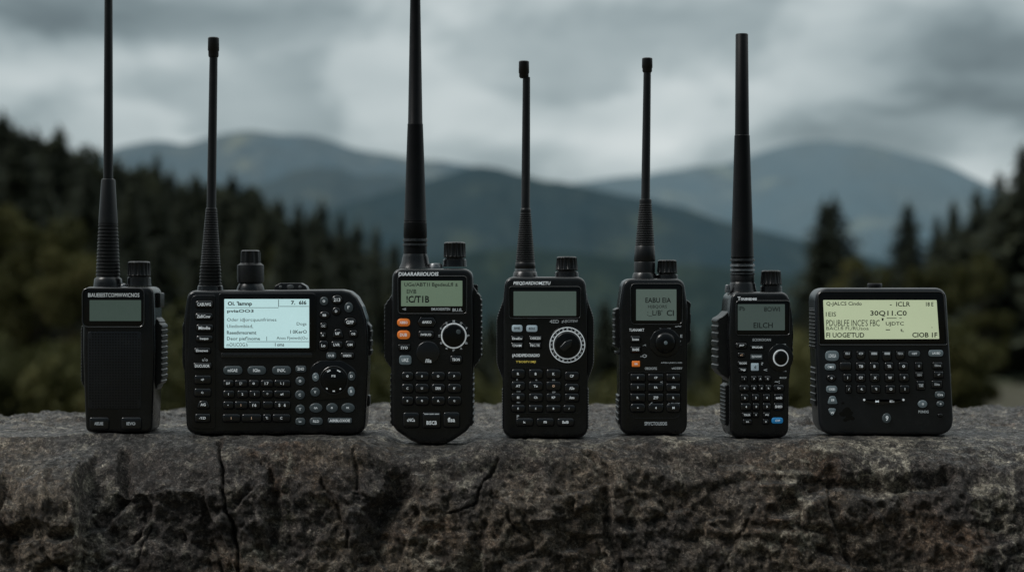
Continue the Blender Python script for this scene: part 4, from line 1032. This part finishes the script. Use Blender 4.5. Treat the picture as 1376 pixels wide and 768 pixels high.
mountain('lower_hill', 2600, [(-700, 400), (200, 420), (350, 395), (500, 370), (560, 352), (620, 340), (700, 332), (800, 340), (900, 352), (1000, 364), (1100, 372), (1250, 378), (1500, 390), (2300, 400)],
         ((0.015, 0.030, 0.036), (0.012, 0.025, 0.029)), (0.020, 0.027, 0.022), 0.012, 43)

# ------------------------------------------------------------------ trees
def leaf_mat(name, c0, c1, c2):
    m, nt, out = new_mat(name); t = NT(nt)
    co = t.n('ShaderNodeTexCoord').outputs['Object']
    oi = t.n('ShaderNodeObjectInfo').outputs['Random']
    a = t.noise(co, 0.9, 4, 0.6); b = t.noise(co, 9, 2, 0.6)
    f = t.math('ADD', t.math('MULTIPLY', a, 0.7), t.math('MULTIPLY', b, 0.3))
    col = t.ramp(f, [(0.34, c0), (0.5, c1), (0.66, c2)])
    hs = t.n('ShaderNodeHueSaturation'); t.link(col, hs.inputs['Color'])
    t.link(t.maprange(oi, 0, 1, 0.7, 1.35), hs.inputs['Value']); t.link(t.maprange(oi, 0, 1, 0.515, 0.485), hs.inputs['Hue'])
    d = t.n('ShaderNodeBsdfPrincipled'); t.link(hs.outputs[0], d.inputs['Base Color']); d.inputs['Roughness'].default_value = 0.8
    d.inputs['Specular IOR Level'].default_value = 0.2
    tr = t.n('ShaderNodeBsdfTranslucent'); t.link(hs.outputs[0], tr.inputs['Color'])
    mx = t.n('ShaderNodeMixShader'); mx.inputs[0].default_value = 0.2
    t.link(d.outputs[0], mx.inputs[1]); t.link(tr.outputs[0], mx.inputs[2]); t.link(mx.outputs[0], out.inputs[0])
    return m
M['fir'] = leaf_mat('conifer_needles', (0.024, 0.032, 0.024), (0.050, 0.061, 0.040), (0.088, 0.096, 0.054))
M['olive'] = leaf_mat('olive_leaves', (0.045, 0.049, 0.018), (0.088, 0.090, 0.032), (0.14, 0.132, 0.05))
M['bark'] = None
def bark():
    m, nt, out = new_mat('bark'); t = NT(nt)
    co = t.n('ShaderNodeTexCoord').outputs['Object']
    p = t.n('ShaderNodeBsdfPrincipled')
    t.link(t.ramp(t.noise(t.mapping(co, (6, 6, 1)), 3, 4, 0.6), [(0.3, (0.025, 0.02, 0.016)), (0.7, (0.075, 0.06, 0.048))]), p.inputs['Base Color'])
    p.inputs['Roughness'].default_value = 0.9
    t.link(p.outputs[0], out.inputs[0]); return m
M['bark'] = bark()

def trunk_mesh(H, r, seed, limbs=()):
    rs = np.random.default_rng(seed); V = []; Q = []
    def tube(p0, p1, r0, r1, n=8, k=7, wob=0.02):
        o = len(V); p0 = np.array(p0, float); p1 = np.array(p1, float); ax = p1 - p0; L = np.linalg.norm(ax); ax /= L
        u = np.cross(ax, (0.3, 0.8, 0.1)); u /= np.linalg.norm(u); w = np.cross(ax, u)
        for i in range(k):
            t = i / (k - 1); c = p0 + (p1 - p0) * t + (rs.normal(0, wob * L * 0.3, 3) if 0 < i < k - 1 else 0); rr = r0 + (r1 - r0) * t
            for j in range(n):
                a = 2 * math.pi * j / n; V.append(c + rr * (u * math.cos(a) + w * math.sin(a)))
        for i in range(k - 1):
            for j in range(n): Q.append((o + i * n + j, o + i * n + (j + 1) % n, o + (i + 1) * n + (j + 1) % n, o + (i + 1) * n + j))
    tube((0, 0, -0.4), (0, 0, H), r, r * 0.12)
    for (p0, p1, r0) in limbs: tube(p0, p1, r0, r0 * 0.3, 6, 4, 0.05)
    return np_mesh('trunk', np.array(V), np.array(Q), mats=[M['bark']])

def fir_mesh(seed, H=12.0, wid=0.19, skirt=0.08, gap=0.0):
    """whorls of drooping boughs, each clothed with many needle sprays"""
    rs = np.random.default_rng(seed)
    V = []; F = []
    z = H * skirt; lv = 0
    while z < H * 0.985:
        f = (z - H * skirt) / (H * (1 - skirt))
        Lb = H * wid * (1 - f) ** 0.86 * (0.74 + 0.42 * rs.random()) + 0.05
        nb = int(6 + 4 * (1 - f))
        ph = rs.random() * 6.28
        for b in range(nb):
            if rs.random() < gap: continue
            a = ph + 6.28 * b / nb + rs.normal(0, 0.25)
            L = Lb * (0.6 + 0.55 * rs.random())
            droop = 0.30 + 0.25 * (1 - f) - 0.55 * max(0, f - 0.75) * 2
            ns = int(6 + L * 4.6)
            ca, sa = math.cos(a), math.sin(a)
            for q in range(ns):
                t = (q + rs.random()) / ns
                r_ = L * t
                c = np.array([ca * r_, sa * r_, z - droop * r_ + 0.14 * L * t * t + rs.normal(0, 0.09)])
                sp = (0.34 + 0.34 * (1 - t)) * (0.30 + 0.70 * (1 - f) ** 0.7) * (0.7 + 0.7 * rs.random()) * (0.75 + L * 0.3)
                for sd in (-1, 1):
                    d = np.array([ca * 0.75 - sa * sd * 0.9, sa * 0.75 + ca * sd * 0.9, -0.25 - 0.5 * rs.random()])
                    d /= np.linalg.norm(d); d = d * sp
                    up = np.array([rs.normal(0, 0.3), rs.normal(0, 0.3), 1.0]); sdv = np.cross(d, up); sdv *= 0.36 * sp / np.linalg.norm(sdv)
                    o = len(V); V += [c - sdv * 0.4, c + d * 0.55 - sdv, c + d, c + d * 0.55 + sdv]; F.append((o, o + 1, o + 2, o + 3))
        z += (H * 0.015 + 0.03 + rs.random() * 0.10) * (1 - 0.45 * f); lv += 1
    o = len(V)
    for k in range(14):
        a = rs.random() * 6.28; zz = H * (0.93 + 0.07 * k / 14); w = 0.03 + (H * 1.0 - zz) * 0.25
        d = np.array([math.cos(a) * w, math.sin(a) * w, 0.28]); sdv = np.array([-math.sin(a), math.cos(a), 0]) * 0.05
        c = np.array([0, 0, zz]); o = len(V); V += [c - sdv, c + d * .6 - sdv, c + d, c + d * .6 + sdv]; F.append((o, o + 1, o + 2, o + 3))
    return np_mesh('crown', np.array(V), np.array(F), mats=[M['fir']], smooth=False)

def leafy_mesh(seed, H=7.0, W=4.5, n=7500, low=0.15):
    rs = np.random.default_rng(seed); V = []; F = []
    cl = []
    for k in range(26):
        a = rs.random() * 6.28; rr = W / 2 * math.sqrt(rs.random()) * 0.85; h = low + (1 - low) * rs.random()
        lim = math.sqrt(max(0.05, 1 - ((h - 0.5) / 0.6) ** 2)); cl.append((math.cos(a) * rr * lim, math.sin(a) * rr * lim, h * H * 0.95, (0.35 + 0.5 * rs.random()) * W * 0.2))
    for k in range(n):
        c = cl[rs.integers(len(cl))]; v = rs.normal(0, 1, 3); v /= np.linalg.norm(v); v *= c[3] * (0.55 + 0.6 * rs.random() ** 0.5)
        p = np.array(c[:3]) + v * (1, 1, 0.8)
        d = rs.normal(0, 1, 3); d /= np.linalg.norm(d); e = np.cross(d, rs.normal(0, 1, 3)); e /= np.linalg.norm(e) + 1e-9
        s_ = (0.055 if H < 3 else 0.085) + 0.06 * rs.random(); d *= s_; e *= s_ * 0.5
        o = len(V); V += [p - d, p + e, p + d, p - e]; F.append((o, o + 1, o + 2, o + 3))
    limbs = [((0, 0, H * 0.25), (c[0] * .8, c[1] * .8, c[2]), 0.05) for c in cl[:9]]
    return np_mesh('crown', np.array(V), np.array(F), mats=[M['olive']], smooth=False), limbs

FIRS = [(fir_mesh(100 + i, 12.0, (0.30, 0.34, 0.28, 0.37, 0.32, 0.27)[i], 0.06, (0.0, 0.08, 0.15, 0.05, 0.2, 0.1)[i]), trunk_mesh(11.6, 0.17, 200 + i)) for i in range(6)]
LEAFY = []
for i in range(3):
    cm, lb = leafy_mesh(300 + i, 7.0, (4.5, 5.2, 4.0)[i]); LEAFY.append((cm, trunk_mesh(5.2, 0.13, 400 + i, lb)))
BUSH = []
for i in range(3):
    cm, lb = leafy_mesh(500 + i, 2.2, (2.8, 3.4, 2.4)[i], 5200, 0.02); cm.name = 'foliage'; BUSH.append((cm, trunk_mesh(1.3, 0.06, 600 + i, [(a, b, 0.025) for a, b, _ in lb[:6]])))

DARK = []
for i in range(2):
    cm, lb = leafy_mesh(700 + i, 7.0, (5.0, 4.2)[i], 9000, 0.1); cm.materials.clear(); cm.materials.append(M['fir']); DARK.append((cm, trunk_mesh(5.2, 0.13, 710 + i, lb)))
def ridge_x(px, d): return (px - CX) / FPX * d
def plant(kind, protos, i, x, y, h, h0, label, cat, group=None, wx=1.0):
    z = gz1(x, y) - 0.1
    o = empty(kind, (x, y, z), label, cat, group, random.random() * 6.28)
    s = h / h0; o.scale = (s * wx, s * wx, s)
    c, tk = protos[i % len(protos)]
    oc = bpy.data.objects.new('crown' if kind != 'shrub' else 'foliage', c); COL.objects.link(oc); oc.parent = o
    ot = bpy.data.objects.new('trunk' if kind != 'shrub' else 'stem', tk); COL.objects.link(ot); ot.parent = o
    return o

def at(px, topy, d):
    x = (px - CX) / FPX * d; y = d - CAMD
    top = CAMZ + (CY0 - topy) / FPX * d
    return x, y, top - gz1(x, y)

# treeline on the left: (px, top, distance, width factor, label)
NAMED = [
 (3, 148, 74, 1.3, 'tallest dark conifer at the left edge, its tip above all others there'),
 (50, 177, 80, 1.2, 'dark conifer on the left ridge just right of the tallest edge tree'),
 (80, 168, 84, 1.35, 'broad dark conifer peaking between the left edge and the first antenna'),
 (112, 199, 86, 1.2, 'shorter conifer just left of the first radio antenna'),
 (211, 205, 100, 0.8, 'pointed conifer standing up midway between the first two antennas'),
 (312, 233, 112, 1.5, 'bushy-topped conifer just right of the second antenna'),
 (375, 266, 122, 1.3, 'conifer on the sinking treeline above the bright screen radio'),
 (432, 266, 128, 0.9, 'last tall conifer spire of the left treeline before the valley'),
 (1107, 268, 88, 1.15, 'left one of the twin firs standing apart above the left end of the tablet-like radio'),
 (1121, 262, 90, 1.15, 'right, slightly taller one of the twin firs standing apart above the tablet-like radio'),
 (1220, 270, 84, 1.2, 'single pointed fir above the middle of the tablet-like radio'),
 (1259, 286, 80, 0.9, 'lower fir between two taller firs above the right end radio'),
 (1281, 266, 78, 0.95, 'narrow fir just right of the tablet-like radio top corner'),
 (1313, 248, 74, 0.95, 'third fir in from the right edge, lower than its right neighbour'),
 (1343, 228, 68, 1.1, 'second tallest fir on the right, next to the one at the right edge'),
 (1376, 188, 60, 1.15, 'tallest fir at the right edge of the picture'),
]
for k, (px, ty, d, w, lab) in enumerate(NAMED):
    x, y, h = at(px, ty, d); plant('conifer', FIRS, k, x, y, h, 12.0, lab, 'tree', None, w)
G1 = 'conifers of the left forest'
for k, (px, ty, d) in enumerate([(24, 192, 82), (156, 208, 92), (180, 224, 95), (229, 227, 102), (260, 231, 106), (284, 242, 108), (336, 249, 116), (352, 262, 118), (401, 270, 125), (458, 284, 130), (480, 296, 134), (505, 304, 138), (531, 322, 142), (-30, 165, 72), (-60, 150, 70), (-95, 140, 66), (552, 350, 150), (418, 285, 124), (132, 214, 88)]):
    x, y, h = at(px, ty, d); plant('conifer', FIRS, k + 3, x, y, h, 12.0, 'blurred dark conifer in the ranks of the left forest below its tall spires', 'tree', G1, 0.85 + 0.35 * random.random())
ridge = lambda px: float(np.interp(px, [-120, 0, 80, 112, 160, 211, 312, 375, 432, 505, 531, 600, 700], [140, 150, 172, 202, 212, 210, 238, 268, 275, 308, 326, 375, 410]))
for k in range(110):
    px = -110 + 690 * ((k * 0.6180339) % 1.0); d = 48 + 85 * random.random()
    ty = ridge(px) + 12 + 150 * random.random() ** 1.4
    x, y, h = at(px, ty, d)
    if h < 4.5: h = 4.5 + 2 * random.random()
    if h > 17: continue
    plant('conifer', FIRS, k, x, y, h, 12.0, 'blurred dark conifer in the ranks of the left forest below its tall spires', 'tree', G1, 0.9 + 0.4 * random.random())
for k in range(34):
    px = -70 + 600 * ((k * 0.6180339 + 0.4) % 1.0); d = 70 + 60 * max(0, px) / 500 + 10 * random.random()
    x, y, h = at(px, ridge(px) + 6 + 26 * random.random(), d)
    plant('conifer', FIRS, k, x, y, max(5, min(h, 17)), 12.0, 'blurred dark conifer in the ranks of the left forest below its tall spires', 'tree', G1, 1.1 + 0.4 * random.random())
for k, (px, ty, d) in enumerate([(20, 196, 80), (76, 171, 82), (98, 186, 86), (165, 210, 95), (190, 214, 98), (250, 240, 104), (300, 238, 112), (326, 234, 112), (352, 262, 118), (398, 274, 122), (446, 283, 128), (470, 290, 130), (515, 318, 140)]):
    x, y, h = at(px, ty, d)
    plant('leafy_tree', DARK, k, x, y, max(6, min(h, 16)), 7.0, 'rounded dark-crowned tree bulging from the left treeline between the conifer spires', 'tree', 'rounded trees of the left treeline', 0.62)
# broadleaf trees at the left front of the wood
for k, (px, ty, d, lab) in enumerate([(-10, 232, 52, 'olive green leafy tree at the far left in front of the dark conifers'), (52, 290, 50, 'lower olive leafy tree left of the first radio'), (95, 330, 48, 'olive leafy tree right behind the first radio'),
                                     (372, 330, 66, 'olive leafy tree above the screen of the bright screen radio'), (505, 400, 70, 'olive leafy tree between the second and third radios'), (225, 360, 60, 'olive leafy tree between the first and second radios'), (1168, 345, 70, 'olive leafy tree between the twin firs and the single pointed fir'), (1240, 352, 62, 'olive leafy tree above the middle of the tablet-like radio, under the firs'), (1320, 335, 58, 'olive leafy tree under the tall firs at the right'), (1382, 345, 66, 'olive leafy tree at the right edge, low under the tallest fir')]):
    x, y, h = at(px, ty, d); plant('leafy_tree', LEAFY, k, x, y, max(4, min(h, 13)), 7.0, lab, 'tree', None, 0.9)
# valley trees behind the middle radios
for k in range(46):
    px = 560 + 560 * ((k * 0.6180339) % 1.0); d = 95 + 90 * random.random()
    ty = 385 + 75 * random.random() + 12 * math.sin(px * 0.02)
    if 1040 < px: ty -= 20
    x, y, h = at(px, ty, d)
    h = min(max(h, 5), 16)
    plant('conifer', FIRS, k, x, y, h, 12.0, 'blurred dark tree rising from the valley behind the middle radios', 'tree', 'trees in the valley behind the middle radios', 1.0 + 0.5 * random.random())
for k in range(56):
    px = 1090 + 330 * ((k * 0.6180339 + .3) % 1.0); d = 63 + 36 * random.random()
    lim = float(np.interp(px, [1090, 1150, 1200, 1260, 1313, 1343, 1376, 1430], [330, 335, 320, 300, 270, 250, 215, 180]))
    ty = lim + 12 + 80 * random.random()
    x, y, h = at(px, ty, d); h = min(max(h, 4), 14)
    plant('conifer', FIRS, k, x, y, h, 12.0, 'blurred dark conifer in the mass of the right wood under its tall firs', 'tree', 'conifers of the right wood', 1.2 + 0.45 * random.random())
# shrubs on the ground just beyond the stone
def shrubs(n, p0, p1, d0, d1, hh, label, group):
    for k in range(n):
        px = p0 + (p1 - p0) * ((k * 0.6180339 + 0.17) % 1.0); d = d0 + (d1 - d0) * random.random()
        x, y, _ = at(px, 400, d)
        plant('shrub', BUSH, k, x, y, hh * (0.7 + 0.6 * random.random()), 2.2, label, 'shrub', group)
shrubs(30, -60, 560, 24, 46, 2.0, 'dim olive shrub low on the slope behind the left half of the boulder', 'shrubs behind the left half of the boulder')
shrubs(26, 540, 1120, 34, 70, 3.0, 'dim olive shrub low on the slope behind the middle of the boulder', 'shrubs behind the middle of the boulder')
shrubs(18, 1060, 1300, 26, 50, 1.9, 'dim olive-brown shrub low on the slope behind the right end of the boulder', 'shrubs behind the right end of the boulder')

# ------------------------------------------------------------------ sky, sun, camera
SUN_EL, SUN_AZ = math.radians(50), math.radians(-108)      # high on the left, veiled by cloud
w = bpy.data.worlds.new('World'); SC.world = w; w.use_nodes = True
t = NT(w.node_tree)
for n in list(w.node_tree.nodes): w.node_tree.nodes.remove(n)
out = t.n('ShaderNodeOutputWorld')
sky = t.n('ShaderNodeTexSky', sky_type='NISHITA'); sky.sun_disc = False
sky.sun_elevation = SUN_EL; sky.sun_rotation = SUN_AZ
bg1 = t.n('ShaderNodeBackground'); t.link(sky.outputs[0], bg1.inputs['Color']); bg1.inputs['Strength'].default_value = 0.05
dirv = t.n('ShaderNodeTexCoord').outputs['Generated']
sp = t.n('ShaderNodeSeparateXYZ'); t.link(dirv, sp.inputs[0])
dx, dy, dz = sp.outputs
n1 = t.noise(t.mapping(dirv, (4.5, 4.5, 12.0), (0.3, 0.1, 0.35)), 1.0, 5, 0.50, 0.5)
n2 = t.noise(t.mapping(dirv, (13, 13, 40), (1.3, 0.4, 0.2)), 1.0, 5, 0.52, 0.5)
v = t.math('ADD', t.math('MULTIPLY', t.math('SUBTRACT', n1, 0.5), 0.52), t.math('MULTIPLY', t.math('SUBTRACT', n2, 0.5), 0.20))
n3 = t.noise(t.mapping(dirv, (8.5, 8.5, 17.0), (2.1, 0.7, 0.9)), 1.0, 4, 0.5, 0.25)
n3s = t.n('ShaderNodeMapRange', interpolation_type='SMOOTHSTEP'); t.link(n3, n3s.inputs[0])
for i_, x_ in zip((1, 2, 3, 4), (0.41, 0.60, -0.10, 0.11)): n3s.inputs[i_].default_value = x_
v = t.math('ADD', v, n3s.outputs[0])
v = t.math('ADD', v, 0.43)
for (px, py, sx, sy, amp) in [(240, 88, 55, 20, 0.20), (60, 125, 130, 38, 0.08), (330, 140, 190, 42, 0.07), (960, 105, 200, 55, 0.10), (840, 200, 130, 26, 0.15), (690, 200, 90, 26, 0.10), (560, 60, 220, 60, 0.05), (500, 175, 160, 40, 0.05),
                              (110, 45, 150, 26, -0.09), (1290, 75, 200, 80, -0.17), (330, 215, 260, 30, 0.06), (150, 130, 200, 45, 0.05), (800, 5, 160, 35, -0.06), (1230, 170, 160, 35, -0.04), (760, 152, 90, 18, -0.05), (330, 30, 140, 30, -0.05)]:
    ax, az = (px - CX) / FPX, (CY0 - py) / FPX
    gx = t.math('DIVIDE', t.math('SUBTRACT', dx, ax), sx / FPX); gz_ = t.math('DIVIDE', t.math('SUBTRACT', dz, az), sy / FPX)
    e = t.math('ADD', t.math('MULTIPLY', gx, gx), t.math('MULTIPLY', gz_, gz_))
    e = t.math('ADD', e, t.maprange(dy, 0.0, 0.2, 30.0, 0.0))
    g = t.math('MULTIPLY', t.math('EXPONENT', t.math('MULTIPLY', e, -1.0)), amp)
    v = t.math('ADD', v, g)
# sky dimmed behind the viewer and boosted overhead to shape the light
beh = t.maprange(dy, 0.15, -0.55, 1.0, 0.13)
ov = t.maprange(dz, 0.15, 0.7, 1.0, 2.8)
v = t.math('MULTIPLY', t.math('MULTIPLY', v, beh), ov)
v = t.math('MAXIMUM', v, 0.02)
tint = t.ramp(v, [(0.0, (0.72, 0.97, 1.10)), (0.25, (0.78, 0.99, 1.06)), (0.5, (0.86, 1.0, 1.03)), (0.8, (0.94, 1.0, 1.0))])
cc = t.mix(1.0, tint, (1, 1, 1), 'MULTIPLY')
vm = t.n('ShaderNodeVectorMath', operation='SCALE'); t.link(cc, vm.inputs[0]); t.link(v, vm.inputs['Scale'])
bg2 = t.n('ShaderNodeBackground'); t.link(vm.outputs[0], bg2.inputs['Color']); bg2.inputs['Strength'].default_value = 1.0
mx = t.n('ShaderNodeMixShader'); mx.inputs[0].default_value = 0.93
t.link(bg1.outputs[0], mx.inputs[1]); t.link(bg2.outputs[0], mx.inputs[2]); t.link(mx.outputs[0], out.inputs[0])

sun = bpy.data.lights.new('sun', 'SUN'); sun.energy = 1.25; sun.angle = math.radians(22); sun.color = (1.0, 0.97, 0.93)
so = bpy.data.objects.new('sun', sun); COL.objects.link(so)
sd = Vector((math.sin(SUN_AZ) * math.cos(SUN_EL), math.cos(SUN_AZ) * math.cos(SUN_EL), math.sin(SUN_EL)))
so.rotation_euler = sd.to_track_quat('Z', 'Y').to_euler(); so.location = (0, 0, 5)

cam = bpy.data.cameras.new('camera'); co = bpy.data.objects.new('camera', cam); COL.objects.link(co)
co.location = (0, -CAMD, CAMZ); co.rotation_euler = (math.radians(90), 0, 0)
cam.sensor_width = 36; cam.lens = 36 * CAMD / (1376 * S)
cam.clip_start = 0.05; cam.clip_end = 60000
cam.dof.use_dof = True; cam.dof.focus_distance = CAMD - 0.002; cam.dof.aperture_fstop = 7.2
SC.camera = co
SC.view_settings.view_transform = 'Standard'; SC.view_settings.look = 'None'; SC.view_settings.exposure = 0; SC.view_settings.gamma = 1
SC.render.engine = 'CYCLES'
SC.cycles.use_adaptive_sampling = False; SC.cycles.use_denoising = True
SC.render.resolution_x = 1024; SC.render.resolution_y = 571
